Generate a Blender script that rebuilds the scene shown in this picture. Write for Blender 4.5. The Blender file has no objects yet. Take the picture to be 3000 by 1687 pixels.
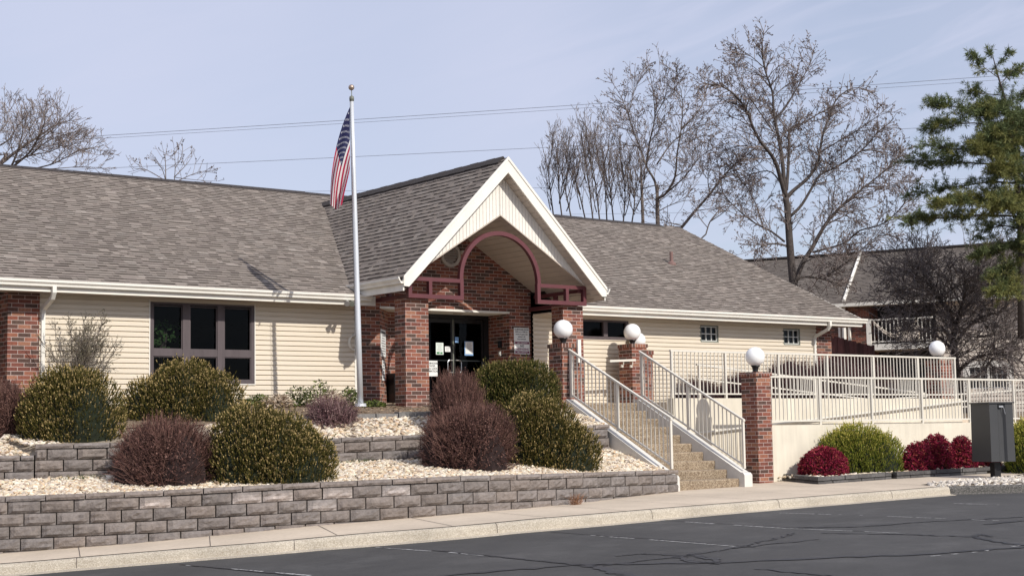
import bpy, math, random
import numpy as np
from mathutils import Vector, Matrix
def _cross(a, b):
    a0, a1, a2 = a; b0, b1, b2 = b
    return np.array((a1*b2-a2*b1, a2*b0-a0*b2, a0*b1-a1*b0))
np.cross_n = np.cross
np.cross = _cross
R0 = random.Random(7)
SC = bpy.context.scene
COL = SC.collection
ORG = {}
# ------------------------------------------------------------------ camera model (eye at the origin)
FPX, YAW, PIT, ROL = 4562.1, 0.647586, 0.094349, -0.0166849
_f = np.array([math.sin(YAW)*math.cos(PIT), math.cos(YAW)*math.cos(PIT), math.sin(PIT)])
_r0 = np.array([math.cos(YAW), -math.sin(YAW), 0.0]); _u0 = np.cross(_r0, _f)
_r = math.cos(ROL)*_r0 + math.sin(ROL)*_u0
_u = -math.sin(ROL)*_r0 + math.cos(ROL)*_u0
def ray(x, y): return _f*FPX + _r*(x-1500) - _u*(y-843.5)
def at(x, y, d):
    v = ray(x, y); return v*(d/FPX)
def atY(x, y, Y):
    v = ray(x, y); return v*(Y/v[1])
# ------------------------------------------------------------------ materials
MATS = {}
def nt_new(name):
    m = bpy.data.materials.new(name); m.use_nodes = True
    nt = m.node_tree; nt.nodes.clear()
    out = nt.nodes.new('ShaderNodeOutputMaterial'); b = nt.nodes.new('ShaderNodeBsdfPrincipled')
    nt.links.new(b.outputs[0], out.inputs[0]); MATS[name] = m
    return m, nt, b, out
def node(nt, t, **k):
    n = nt.nodes.new(t)
    for a, v in k.items():
        if a.startswith('i_'): n.inputs[a[2:].replace('_', ' ')].default_value = v
        else: setattr(n, a, v)
    return n
def mul(nt, a, b, fac=1.0, mode='MULTIPLY'):
    m = node(nt, 'ShaderNodeMix', data_type='RGBA', blend_type=mode); m.inputs[0].default_value = fac
    for s, v in ((6, a), (7, b)):
        if hasattr(v, 'is_linked') or isinstance(v, bpy.types.NodeSocket): nt.links.new(v, m.inputs[s])
        else: m.inputs[s].default_value = v
    return m.outputs[2]
def c4(c): return (c[0], c[1], c[2], 1.0)
def noise_val(nt, scale, lo, hi, detail=4, co=None, mapping=None, rough=.6):
    tc = node(nt, 'ShaderNodeTexCoord')
    src = tc.outputs[co or 'Object']
    if mapping:
        mp = node(nt, 'ShaderNodeMapping'); mp.inputs['Scale'].default_value = mapping; nt.links.new(src, mp.inputs[0]); src = mp.outputs[0]
    n = node(nt, 'ShaderNodeTexNoise'); n.inputs['Scale'].default_value = scale; n.inputs['Detail'].default_value = detail; n.inputs['Roughness'].default_value = rough
    nt.links.new(src, n.inputs['Vector'])
    mr = node(nt, 'ShaderNodeMapRange'); mr.inputs['From Min'].default_value = .28; mr.inputs['From Max'].default_value = .72
    mr.inputs['To Min'].default_value = lo; mr.inputs['To Max'].default_value = hi
    nt.links.new(n.outputs['Fac'], mr.inputs['Value'])
    return mr.outputs[0], n.outputs['Fac']
def M(name, base, rough=.7, var=.0, scale=6, attr=False, bump=0, bscale=40, metal=0, spec=.4, var2=0, scale2=1.0, trans=0, mapping=None):
    m, nt, b, out = nt_new(name)
    b.inputs['Roughness'].default_value = rough; b.inputs['Metallic'].default_value = metal
    b.inputs['Specular IOR Level'].default_value = spec
    if attr:
        a = node(nt, 'ShaderNodeAttribute', attribute_name='tint'); col = a.outputs['Color']
        if base is not None: col = mul(nt, col, c4(base))
    else:
        rgb = node(nt, 'ShaderNodeRGB'); rgb.outputs[0].default_value = c4(base); col = rgb.outputs[0]
    if var:
        v, _ = noise_val(nt, scale, 1-var, 1+var, mapping=mapping); col = mul(nt, col, v)
    if var2:
        v, _ = noise_val(nt, scale2, 1-var2, 1+var2, detail=3); col = mul(nt, col, v)
    nt.links.new(col, b.inputs['Base Color'])
    if bump:
        _, f = noise_val(nt, bscale, 0, 1, detail=6)
        bp = node(nt, 'ShaderNodeBump'); bp.inputs['Strength'].default_value = 1.0; bp.inputs['Distance'].default_value = bump
        nt.links.new(f, bp.inputs['Height']); nt.links.new(bp.outputs[0], b.inputs['Normal'])
    if trans:
        t = node(nt, 'ShaderNodeBsdfTranslucent'); nt.links.new(col, t.inputs[0])
        ms = node(nt, 'ShaderNodeMixShader'); ms.inputs[0].default_value = trans
        nt.links.new(b.outputs[0], ms.inputs[1]); nt.links.new(t.outputs[0], ms.inputs[2]); nt.links.new(ms.outputs[0], out.inputs[0])
    return m
def brick_mat(name, w=.245, h=.0785, cols=None, mortar=(.50,.40,.36), msize=.0055):
    m, nt, b, out = nt_new(name)
    uv = node(nt, 'ShaderNodeUVMap', uv_map='UVMap')
    # slightly wobbling courses
    br = node(nt, 'ShaderNodeTexBrick', offset=.5, squash=1.0)
    br.inputs['Color1'].default_value = (0,0,0,1); br.inputs['Color2'].default_value = (1,1,1,1); br.inputs['Mortar'].default_value = (.5,.5,.5,1)
    br.inputs['Scale'].default_value = 1; br.inputs['Mortar Size'].default_value = msize; br.inputs['Mortar Smooth'].default_value = .15
    br.inputs['Bias'].default_value = 0; br.inputs['Brick Width'].default_value = w; br.inputs['Row Height'].default_value = h
    nt.links.new(uv.outputs[0], br.inputs['Vector'])
    rp = node(nt, 'ShaderNodeValToRGB'); rp.color_ramp.interpolation = 'CONSTANT'
    cols = cols or [(.088,.052,.042), (.218,.076,.050), (.155,.055,.041), (.262,.106,.068), (.102,.064,.050), (.228,.084,.056), (.178,.066,.049), (.295,.138,.088), (.120,.060,.046)]
    e = rp.color_ramp.elements
    while len(e) < len(cols): e.new(.5)
    for i, c in enumerate(cols): e[i].position = i/len(cols); e[i].color = c4(c)
    nt.links.new(br.outputs['Color'], rp.inputs[0])
    v, f = noise_val(nt, 26, .72, 1.28, detail=5); c = mul(nt, rp.outputs[0], v)
    mx = node(nt, 'ShaderNodeMix', data_type='RGBA'); nt.links.new(br.outputs['Fac'], mx.inputs[0]); nt.links.new(c, mx.inputs[6]); mx.inputs[7].default_value = c4(mortar)
    v2, _ = noise_val(nt, 1.3, .86, 1.12, detail=3)
    nt.links.new(mul(nt, mx.outputs[2], v2), b.inputs['Base Color']); b.inputs['Roughness'].default_value = .85; b.inputs['Specular IOR Level'].default_value = .25
    mth = node(nt, 'ShaderNodeMath', operation='MULTIPLY_ADD'); mth.inputs[1].default_value = -1.0; nt.links.new(br.outputs['Fac'], mth.inputs[0]); nt.links.new(f, mth.inputs[2])
    bp = node(nt, 'ShaderNodeBump'); bp.inputs['Distance'].default_value = .006; bp.inputs['Strength'].default_value = .8
    nt.links.new(mth.outputs[0], bp.inputs['Height']); nt.links.new(bp.outputs[0], b.inputs['Normal'])
    return m
brick_mat('brick')
brick_mat('far_brick', mortar=(.34,.26,.23))
M('trim', (.785,.75,.675), rough=.45, var=.05, scale=2.5)
M('trim_dirty', (.76,.73,.66), rough=.5, var=.10, scale=3)
M('siding', (.69,.61,.492), rough=.55, var=.035, scale=1.6, mapping=(.5,1,6))
M('panel', (.77,.735,.67), rough=.55, var=.05, scale=3)
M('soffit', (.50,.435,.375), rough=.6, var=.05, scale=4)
M('maroon', (.118,.036,.041), rough=.45, var=.10, scale=5)
M('shingle', None, rough=.92, attr=True, var=.16, scale=55, spec=.2, var2=.07, scale2=.5)
M('ridge_cap', (.045,.038,.036), rough=.95, var=.2, scale=12)
M('window_wood', (.092,.073,.076), rough=.6, var=.16, scale=9, mapping=(1,1,.15))
M('alu', (.62,.62,.58), rough=.4, var=.04)
M('dark_alu', (.16,.17,.14), rough=.5, var=.08)
M('black', (.012,.012,.013), rough=.4)
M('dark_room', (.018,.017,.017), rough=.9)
M('curtain', (.30,.31,.32), rough=.9, var=.12, scale=6)
M('steel', (.55,.56,.57), rough=.35, metal=.85)
M('pole_metal', (.70,.72,.74), rough=.38, metal=.35, var=.06, scale=4, mapping=(6,6,.3))
M('gold', (.42,.33,.27), rough=.38, metal=.7)
M('globe', (.86,.86,.85), rough=.28, spec=.5)
M('rail', (.645,.61,.535), rough=.42, var=.05, scale=3)
M('stucco', (.665,.61,.50), rough=.85, var=.10, scale=2.2, mapping=(2.5,2.5,.35), var2=.09, scale2=1.1, bump=.004, bscale=90)
M('stringer', (.63,.61,.565), rough=.8, var=.08, scale=5, bump=.003, bscale=60)
M('concrete', (.56,.47,.365), rough=.9, var=.08, scale=18, var2=.13, scale2=.7, bump=.003, bscale=120)
M('dark_joint', (.12,.10,.085), rough=1)
M('block', None, rough=.95, attr=True, var=.24, scale=14, spec=.2, bump=.02, bscale=26, var2=.10, scale2=2.2)
M('paver_dark', None, rough=.95, attr=True, var=.25, scale=20, spec=.2, bump=.012, bscale=30)
M('stone', None, rough=.85, attr=True, spec=.3)
M('gravel_base', (.30,.25,.19), rough=1, var=.3, scale=30)
M('mulch', (.21,.155,.105), rough=1, var=.4, scale=22, bump=.03, bscale=25)
M('straw', None, rough=.9, attr=True, spec=.2)
M('leafy', None, rough=.65, attr=True, spec=.15, trans=.22)
M('core', (.012,.016,.007), rough=1, var=.4, scale=14)
M('core_red', (.022,.012,.011), rough=1, var=.4, scale=14)
M('twiggy', None, rough=.85, attr=True, spec=.2)
M('bark', (.14,.115,.10), rough=.95, var=.35, scale=7, bump=.02, bscale=16, mapping=(1,1,.35))
M('bark_dark', (.075,.062,.056), rough=.95, var=.3, scale=7, bump=.02, bscale=16)
M('wire', (.05,.05,.055), rough=.6)
M('box_paint', (.050,.051,.053), rough=.42, var=.05, scale=4)
M('fence_wood', None, rough=.85, attr=True, var=.15, scale=9)
M('far_siding', (.66,.58,.49), rough=.7, var=.05, scale=2)
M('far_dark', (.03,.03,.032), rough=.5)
M('paper', (.78,.79,.77), rough=.7)
M('paper_green', (.70,.78,.72), rough=.7)
M('paper_blue', (.20,.36,.62), rough=.6)
M('ink', (.03,.03,.035), rough=.7)
M('ink_soft', (.25,.25,.26), rough=.7)
M('ink_purple', (.16,.022,.075), rough=.6)
M('green_ink', (.05,.20,.08), rough=.6)
M('vent_paint', (.42,.38,.34), rough=.6, var=.08)
M('pipe_red', (.20,.12,.105), rough=.7)
M('white_line', (.40,.395,.385), rough=.8, var=.35, scale=9)
M('crack_tar', (.036,.034,.034), rough=.55, var=.2, scale=5)
def asphalt():
    m, nt, b, out = nt_new('asphalt')
    v, f = noise_val(nt, 45, .66, 1.34, detail=8, rough=.75); v2, _ = noise_val(nt, .35, .76, 1.24, detail=6); v3, _ = noise_val(nt, 3, .9, 1.1)
    v4, _ = noise_val(nt, .9, -.6, 1.5, detail=7, rough=.7); cl = node(nt, 'ShaderNodeClamp'); cl.inputs['Min'].default_value = .62; nt.links.new(v4, cl.inputs[0])
    c = mul(nt, mul(nt, mul(nt, (.074,.071,.068,1), v), v2), v3); c = mul(nt, c, cl.outputs[0], .5)
    nt.links.new(c, b.inputs['Base Color']); b.inputs['Roughness'].default_value = .8; b.inputs['Specular IOR Level'].default_value = .35
    bp = node(nt, 'ShaderNodeBump'); bp.inputs['Distance'].default_value = .004; nt.links.new(f, bp.inputs['Height']); nt.links.new(bp.outputs[0], b.inputs['Normal'])
def aggregate(name, base, scale=70, c1=(.13,.075,.035), c2=(.62,.50,.33)):
    m, nt, b, out = nt_new(name)
    tc = node(nt, 'ShaderNodeTexCoord'); vo = node(nt, 'ShaderNodeTexVoronoi'); vo.inputs['Scale'].default_value = scale
    nt.links.new(tc.outputs['Object'], vo.inputs['Vector'])
    sp = node(nt, 'ShaderNodeSeparateColor'); nt.links.new(vo.outputs['Color'], sp.inputs[0])
    rp = node(nt, 'ShaderNodeValToRGB'); e = rp.color_ramp.elements; e[0].color = c4(c1); e[1].color = c4(c2); e.new(.5).color = c4(base)
    nt.links.new(sp.outputs[0], rp.inputs[0])
    v2, _ = noise_val(nt, 1.2, .85, 1.15)
    nt.links.new(mul(nt, rp.outputs[0], v2), b.inputs['Base Color']); b.inputs['Roughness'].default_value = .85
    bp = node(nt, 'ShaderNodeBump'); bp.inputs['Distance'].default_value = .006; nt.links.new(vo.outputs['Distance'], bp.inputs['Height']); nt.links.new(bp.outputs[0], b.inputs['Normal'])
asphalt()
aggregate('step_agg', (.27,.20,.13), 75, (.12,.08,.05), (.46,.385,.28))
aggregate('kerb_agg', (.46,.405,.32), 90, (.36,.305,.235), (.58,.525,.435))
aggregate('kerb_dark', (.10,.095,.085), 60, (.055,.05,.045), (.20,.185,.165))
def glass():
    m, nt, b, out = nt_new('glass')
    nt.nodes.remove(b)
    t = node(nt, 'ShaderNodeBsdfTransparent'); t.inputs[0].default_value = (.42,.44,.45,1)
    g = node(nt, 'ShaderNodeBsdfGlossy'); g.inputs['Roughness'].default_value = .02; g.inputs[0].default_value = (.35,.38,.42,1)
    fr = node(nt, 'ShaderNodeFresnel'); fr.inputs[0].default_value = 1.3
    ms = node(nt, 'ShaderNodeMixShader'); nt.links.new(fr.outputs[0], ms.inputs[0]); nt.links.new(t.outputs[0], ms.inputs[1]); nt.links.new(g.outputs[0], ms.inputs[2])
    nt.links.new(ms.outputs[0], out.inputs[0])
glass()
def flag_mat():
    m, nt, b, out = nt_new('flag_cloth')
    uv = node(nt, 'ShaderNodeUVMap', uv_map='UVMap'); s = node(nt, 'ShaderNodeSeparateXYZ'); nt.links.new(uv.outputs[0], s.inputs[0])
    def ma(op, a, bb=None):
        n = node(nt, 'ShaderNodeMath', operation=op)
        for i, v in enumerate((a, bb)):
            if v is None: continue
            if isinstance(v, (int, float)): n.inputs[i].default_value = v
            else: nt.links.new(v, n.inputs[i])
        return n.outputs[0]
    u, v = s.outputs[0], s.outputs[1]            # u 0 hoist..1 fly, v 0 top..1 bottom
    red = ma('LESS_THAN', ma('MODULO', ma('MULTIPLY', v, 6.5), 1.0), .5)
    st = node(nt, 'ShaderNodeMix', data_type='RGBA'); nt.links.new(red, st.inputs[0]); st.inputs[6].default_value = (.74,.72,.71,1); st.inputs[7].default_value = (.40,.012,.055,1)
    can = ma('MULTIPLY', ma('LESS_THAN', u, .42), ma('LESS_THAN', v, 7/13))
    cu = ma('MULTIPLY', u, 12/.42); cv = ma('MULTIPLY', v, 10/(7/13))
    iu = ma('ROUND', cu); iv = ma('ROUND', cv)
    du = ma('SUBTRACT', cu, iu); dv = ma('SUBTRACT', cv, iv)
    rr = ma('SQRT', ma('ADD', ma('MULTIPLY', ma('MULTIPLY', du, 1.15), ma('MULTIPLY', du, 1.15)), ma('MULTIPLY', dv, dv)))
    ang = ma('ARCTAN2', du, dv)
    rad = ma('ADD', .25, ma('MULTIPLY', .12, ma('COSINE', ma('MULTIPLY', ang, 5))))
    par = ma('LESS_THAN', ma('ABSOLUTE', ma('SUBTRACT', ma('MODULO', ma('ADD', iu, iv), 2.0), 0.0)), .5)
    star = ma('MULTIPLY', ma('LESS_THAN', rr, rad), par)
    star = ma('MULTIPLY', star, ma('MULTIPLY', ma('GREATER_THAN', iu, .5), ma('LESS_THAN', iu, 11.5)))
    star = ma('MULTIPLY', star, ma('MULTIPLY', ma('GREATER_THAN', iv, .5), ma('LESS_THAN', iv, 9.5)))
    cn = node(nt, 'ShaderNodeMix', data_type='RGBA'); nt.links.new(star, cn.inputs[0]); cn.inputs[6].default_value = (.014,.016,.075,1); cn.inputs[7].default_value = (.78,.78,.80,1)
    fin = node(nt, 'ShaderNodeMix', data_type='RGBA'); nt.links.new(can, fin.inputs[0]); nt.links.new(st.outputs[2], fin.inputs[6]); nt.links.new(cn.outputs[2], fin.inputs[7])
    nt.links.new(fin.outputs[2], b.inputs['Base Color']); b.inputs['Roughness'].default_value = .75
    t = node(nt, 'ShaderNodeBsdfTranslucent'); nt.links.new(fin.outputs[2], t.inputs[0])
    ms = node(nt, 'ShaderNodeMixShader'); ms.inputs[0].default_value = .25
    nt.links.new(b.outputs[0], ms.inputs[1]); nt.links.new(t.outputs[0], ms.inputs[2]); nt.links.new(ms.outputs[0], out.inputs[0])
flag_mat()
# ------------------------------------------------------------------ objects
def tag(o, label=None, cat=None, group=None, kind=None):
    if label: o['label'] = label
    if cat: o['category'] = cat
    if group: o['group'] = group
    if kind: o['kind'] = kind
    return o
def thing(name, loc, label, cat, group=None):
    o = bpy.data.objects.new(name, None); COL.objects.link(o); o.location = loc; o.empty_display_size = .2
    ORG[o.name] = np.array(loc, float); return tag(o, label, cat, group)
class MB:
    def __init__(s): s.v = []; s.f = []; s.t = []; s.uv = {}; s.tint = (1,1,1); s.sm = None
    def face(s, pts, tint=None):
        i = len(s.v); s.v.extend([tuple(map(float, p)) for p in pts]); s.f.append(tuple(range(i, i+len(pts)))); s.t.append(tint or s.tint)
    def box(s, x0, x1, y0, y1, z0, z1, tint=None):
        P = [(x0,y0,z0),(x1,y0,z0),(x1,y1,z0),(x0,y1,z0),(x0,y0,z1),(x1,y0,z1),(x1,y1,z1),(x0,y1,z1)]; s.hexa(P, tint)
    def hexa(s, P, tint=None):
        i = len(s.v); s.v.extend([tuple(map(float, p)) for p in P])
        for q in ((0,3,2,1),(4,5,6,7),(0,1,5,4),(1,2,6,5),(2,3,7,6),(3,0,4,7)): s.f.append(tuple(i+k for k in q)); s.t.append(tint or s.tint)
    def obox(s, c, ax, ay, az, tint=None):
        c, ax, ay, az = map(lambda a: np.array(a, float), (c, ax, ay, az))
        s.hexa([c-ax-ay-az, c+ax-ay-az, c+ax+ay-az, c-ax+ay-az, c-ax-ay+az, c+ax-ay+az, c+ax+ay+az, c-ax+ay+az], tint)
    def tube(s, pts, rad, n=6, tint=None, cap=True, phase=0.0):
        pts = [np.array(p, float) for p in pts]; m = len(pts)
        if not hasattr(rad, '__len__'): rad = [rad]*m
        i0 = len(s.v); a = None
        for k in range(m):
            d = pts[min(k+1, m-1)] - pts[max(k-1, 0)]; d = d/(math.sqrt(d@d)+1e-9)
            if a is None:
                ref = np.array([0,0,1.]) if abs(d[2]) < .9 else np.array([1.,0,0]); a = np.cross(ref, d)
            a = a - d*float(a@d); a = a/(math.sqrt(a@a)+1e-9); b = np.cross(d, a)
            for j in range(n):
                w = 2*math.pi*j/n+phase; s.v.append(tuple(pts[k] + rad[k]*(math.cos(w)*a + math.sin(w)*b)))
        for k in range(m-1):
            for j in range(n):
                q = (j+1) % n
                s.f.append((i0+k*n+j, i0+k*n+q, i0+(k+1)*n+q, i0+(k+1)*n+j)); s.t.append(tint or s.tint)
        if cap and n > 2:
            s.f.append(tuple(i0+j for j in reversed(range(n)))); s.t.append(tint or s.tint)
            s.f.append(tuple(i0+(m-1)*n+j for j in range(n))); s.t.append(tint or s.tint)
    def quads(s, V, T):
        n = len(V); i0 = len(s.v); s.v.extend(V.reshape(-1, 3).tolist()); s.f.extend((i0+np.arange(4*n).reshape(n, 4)).tolist()); s.t.extend(np.broadcast_to(T, (n, 3)).tolist())
    def twig(s, pts, rad, n, tint):
        # light tube with one shared frame, for the many fine twigs
        P = np.array(pts, float); m = len(P); d = P[-1]-P[0]; d = d/(math.sqrt(d@d)+1e-9)
        a = np.cross(d, (0.,0.,1.) if abs(d[2]) < .9 else (1.,0.,0.)); a = a/(math.sqrt(a@a)+1e-9); b = np.cross(d, a)
        w = 2*np.pi*np.arange(n)/n; ring = np.cos(w)[:, None]*a+np.sin(w)[:, None]*b
        V = P[:, None, :]+np.array(rad, float)[:, None, None]*ring[None]; i0 = len(s.v); s.v.extend(V.reshape(-1, 3).tolist())
        for k in range(m-1):
            for j in range(n):
                q = (j+1) % n; s.f.append((i0+k*n+j, i0+k*n+q, i0+(k+1)*n+q, i0+(k+1)*n+j)); s.t.append(tint)
    def prism(s, poly, axis, a0, a1, tint=None):
        # poly: 2D list in the two remaining axes order (x,y,z minus axis), extruded from a0 to a1
        def mk(p, a):
            q = list(p); q.insert(axis, a); return q
        n = len(poly); A = [mk(p, a0) for p in poly]; B = [mk(p, a1) for p in poly]
        s.face(A, tint); s.face(list(reversed(B)), tint)
        for k in range(n): s.face([A[k], B[k], B[(k+1) % n], A[(k+1) % n]], tint)
    def lathe(s, c, prof, n=20, tint=None):
        c = np.array(c, float); i0 = len(s.v)
        for (r, z) in prof:
            for j in range(n):
                w = 2*math.pi*j/n; s.v.append((c[0]+r*math.cos(w), c[1]+r*math.sin(w), c[2]+z))
        for k in range(len(prof)-1):
            for j in range(n):
                q = (j+1) % n; s.f.append((i0+k*n+j, i0+k*n+q, i0+(k+1)*n+q, i0+(k+1)*n+j)); s.t.append(tint or s.tint)
    def sphere(s, c, r, n=24, sz=1.0): s.lathe(c, [(r*math.sin(math.pi*k/(n//2)), -r*sz*math.cos(math.pi*k/(n//2))) for k in range(n//2+1)], n)
    def build(s, name, mat, parent=None, smooth=False, label=None, cat=None, group=None, kind=None, uvs=None):
        org = ORG[parent.name] if parent is not None else np.zeros(3)
        V = np.array(s.v, float).reshape(-1, 3) - org
        me = bpy.data.meshes.new(name); me.from_pydata(V.tolist(), [], s.f)
        mats = mat if isinstance(mat, (list, tuple)) else [mat]
        for m in mats: me.materials.append(MATS[m])
        nf = len(s.f)
        if nf:
            T = np.ones((nf, 4), np.float32); T[:, :3] = np.array(s.t, np.float32)
            a = me.attributes.new('tint', 'FLOAT_COLOR', 'FACE'); a.data.foreach_set('color', T.ravel())
            lay = me.uv_layers.new(name='UVMap')
            tot = np.zeros(nf, np.int32); me.polygons.foreach_get('loop_total', tot)
            li = np.zeros(len(me.loops), np.int32); me.loops.foreach_get('vertex_index', li)
            nr = np.zeros(nf*3, np.float32); me.polygons.foreach_get('normal', nr); nr = nr.reshape(-1, 3)
            fid = np.repeat(np.arange(nf), tot); W = np.array(s.v, float).reshape(-1, 3)[li]; N = nr[fid]
            h = np.hypot(N[:, 0], N[:, 1])+1e-9; u = (-N[:, 1]*W[:, 0] + N[:, 0]*W[:, 1])/h
            flat = np.abs(N[:, 2]) > .72
            uv = np.stack([np.where(flat, W[:, 0], u), np.where(flat, W[:, 1], W[:, 2])], 1)
            if uvs is not None: uv = np.array(uvs, float)[li]
            lay.data.foreach_set('uv', uv.astype(np.float32).ravel())
            if smooth: me.polygons.foreach_set('use_smooth', np.ones(nf, bool))
        o = bpy.data.objects.new(name, me); COL.objects.link(o)
        if parent is not None: o.parent = parent
        ORG[o.name] = org
        return tag(o, label, cat, group, kind)
def text(name, s, size, loc, rotz, mat, parent, align='CENTER'):
    cu = bpy.data.curves.new(name, 'FONT'); cu.body = s; cu.size = size; cu.align_x = align; cu.align_y = 'CENTER'; cu.extrude = .0008; cu.offset = size*.022
    t = bpy.data.objects.new('tmp', cu); COL.objects.link(t); dg = bpy.context.evaluated_depsgraph_get(); me = bpy.data.meshes.new_from_object(t.evaluated_get(dg))
    bpy.data.objects.remove(t); me.materials.clear(); me.materials.append(MATS[mat]); o = bpy.data.objects.new(name, me); COL.objects.link(o)
    o.parent = parent; o.location = np.array(loc) - ORG[parent.name]; o.rotation_euler = (math.pi/2, 0, rotz); return o
def copy_tree(o, loc, label=None):
    c = o.copy(); COL.objects.link(c); c.location = loc
    if label: c['label'] = label
    def rec(a, b):
        for ch in list(a.children):
            d = ch.copy(); COL.objects.link(d); d.parent = b; rec(ch, d)
    rec(o, c); return c
def lerp(a, b, t): return a+(b-a)*t
class Path:
    def __init__(s, pts):
        s.p = np.array(pts, float); d = np.linalg.norm(np.diff(s.p[:, :2], axis=0), axis=1); s.s = np.concatenate([[0], np.cumsum(d)]); s.L = s.s[-1]
    def __call__(s, t):
        return np.array([np.interp(t, s.s, s.p[:, k]) for k in range(s.p.shape[1])])
    def tan(s, t, e=.15):
        d = s(min(t+e, s.L))[:2]-s(max(t-e, 0))[:2]; return d/np.linalg.norm(d)
def smooth_path(pts, n=60):
    # Catmull-Rom
    P = np.array(pts, float); out = []
    P = np.vstack([2*P[0]-P[1], P, 2*P[-1]-P[-2]])
    for k in range(1, len(P)-2):
        for t in np.linspace(0, 1, max(2, n//(len(P)-3)), endpoint=False):
            a, b, c, d = P[k-1], P[k], P[k+1], P[k+2]
            out.append(.5*((2*b)+(c-a)*t+(2*a-5*b+4*c-d)*t*t+(3*b-a-3*c+d)*t**3))
    out.append(P[-2]); return Path(out)
# ================================================================== GROUND AND STREET
RX = [-60, 0, 7.6, 9.7, 11.4, 14.3, 18.6, 22, 25, 32, 45, 90]; RZ = [-2.9, -2.1, -1.83, -1.71, -1.60, -1.46, -1.37, -1.325, -1.265, -1.13, -.95, -.5]
def zr(X): return float(np.interp(X, RX, RZ))
KERB = smooth_path([(-40,32.5),(-12,28),(0,24.9),(4,23.45),(7.6,21.93),(9.66,20.96),(11.4,20.0),(14.25,19.02),(18.6,19.02),(22,19.12),(24.87,19.0)], 120)
def kerbY(X): return float(np.interp(X, KERB.p[:, 0], KERB.p[:, 1]))
SX = [-40, 0, 8, 9.7, 12.2, 14.7, 17, 20, 22.6, 24, 30, 40]; SZ = [-2.7, -1.98, -1.62, -1.52, -1.35, -1.24, -1.19, -1.13, -1.09, -1.05, -.90, -.65]
WALLP = smooth_path([(3.0,26.2),(5.5,24.75),(7.98,23.38),(9.72,22.46),(12.2,21.5),(14.66,20.86),(16.9,21.02),(18.9,21.62),(20.66,22.12)], 80)
def wallY(X): return float(np.interp(X, list(WALLP.p[:, 0])+[22.6, 24, 32, 45], list(WALLP.p[:, 1])+[22.25, 22.9, 22.95, 22.95]))
def zs(X, Y): return float(np.interp(X, SX, SZ)) + .02*(Y - wallY(X))
# far terrain sheet
def build_ground():
    xs = np.concatenate([np.linspace(-900, -60, 12), np.linspace(-50, 100, 76), np.linspace(120, 900, 12)])
    ys = np.concatenate([np.linspace(-600, -40, 8), np.linspace(-36, 80, 117), np.linspace(90, 900, 14)])
    mb = MB(); V = []
    for y in ys:
        for x in xs:
            base = zr(x) - .25
            t = min(1, max(0, (y - (wallY(min(max(x, 3), 45)) + 2.6))/2.2)); t = t*t*(3-2*t)
            z = base + (max(.30, .42) - base)*t
            if y > 30: z = .42 + min(0, -(y-30)*.004)
            V.append((x, y, z))
    nx = len(xs); mb.v = V
    for j in range(len(ys)-1):
        for i in range(nx-1): mb.f.append((j*nx+i, j*nx+i+1, (j+1)*nx+i+1, (j+1)*nx+i)); mb.t.append((1,1,1))
    mb.build('ground', 'mulch', kind='structure', smooth=True)
build_ground()
mb = MB()
xs = np.concatenate([np.linspace(-60, 0, 16), np.linspace(.5, 26, 90)])
rows = []
for x in xs:
    ye = kerbY(x)+.06
    rows.append([(x, y, zr(x)) for y in np.concatenate([np.linspace(-45, 8, 8), np.linspace(10, ye, 10)])])
rows2 = [[(x, y, zr(x)) for y in np.concatenate([np.linspace(-45, 8, 8), np.linspace(10, 19.05, 10)])] for x in np.linspace(26.3, 90, 20)]
rows += rows2
for a, b in zip(rows[:-1], rows[1:]):
    for k in range(len(a)-1): mb.face([a[k], b[k], b[k+1], a[k+1]])
mb.build('parking_lot', 'asphalt', kind='structure')
def ribbon(mb, pts, w, z=.004, wj=0, rng=R0):
    pts = [np.array(p, float) for p in pts]; L = []; Rr = []
    for k, p in enumerate(pts):
        d = pts[min(k+1, len(pts)-1)]-pts[max(k-1, 0)]; d = d[:2]/(np.linalg.norm(d[:2])+1e-9); n = np.array([-d[1], d[0]])
        ww = w*(1+wj*rng.uniform(-1, 1)); q = p[:2]
        L.append((*(q+n*ww/2), zr(q[0]+n[0]*ww/2)+z)); Rr.append((*(q-n*ww/2), zr(q[0]-n[0]*ww/2)+z))
    for k in range(len(pts)-1): mb.face([L[k], Rr[k], Rr[k+1], L[k+1]])
def road_hit(x, y):
    v = ray(x, y); t0 = 4/FPX
    for i in range(60):
        p = v*t0; z = zr(p[0]); t0 = t0*z/p[2] if p[2] < -1e-6 else t0*1.5
    return v*t0
def px_line(pts, n=14, jit=.02, rng=R0):
    P = [road_hit(x*1.16459, y*1.16459) for x, y in pts]; out = []
    for a, b in zip(P[:-1], P[1:]):
        for k in range(n): out.append(lerp(a, b, k/n)+np.array([rng.uniform(-jit, jit), rng.uniform(-jit, jit), 0]))
    return out+[P[-1]]
def dashed(mb, pts, w, keep, rng):
    P = px_line(pts, 26, .004, rng); on = True
    for k in range(0, len(P)-1):
        if rng.random() < .33: on = rng.random() < keep+.1
        if on: ribbon(mb, [P[k], lerp(P[k], P[k+1], rng.uniform(.6, 1))], w*rng.uniform(.45, .85), .005, .0, rng)
rg = random.Random(3)
mb = MB()
for pts, k in (([(470,1421),(800,1449)], .55), ([(945,1376),(1130,1389),(1300,1405),(1460,1421)], .62), ([(1385,1339),(1700,1362),(1900,1378)], .5), ([(1655,1308),(1980,1329),(2160,1336),(2290,1342)], .75),
               ([(1960,1290),(2180,1296),(2420,1306),(2576,1312)], .5), ([(2400,1266),(2530,1270)], .6), ([(2330,1400),(2460,1388),(2576,1370)], .3)): dashed(mb, pts, .075, k, rg)
mb.build('parking_stripes', 'white_line', kind='structure')
mb = MB()
def crack(pts, w, j=.05): ribbon(mb, px_line(pts, 12, j, rg), w, .008, .45, rg)
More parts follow.
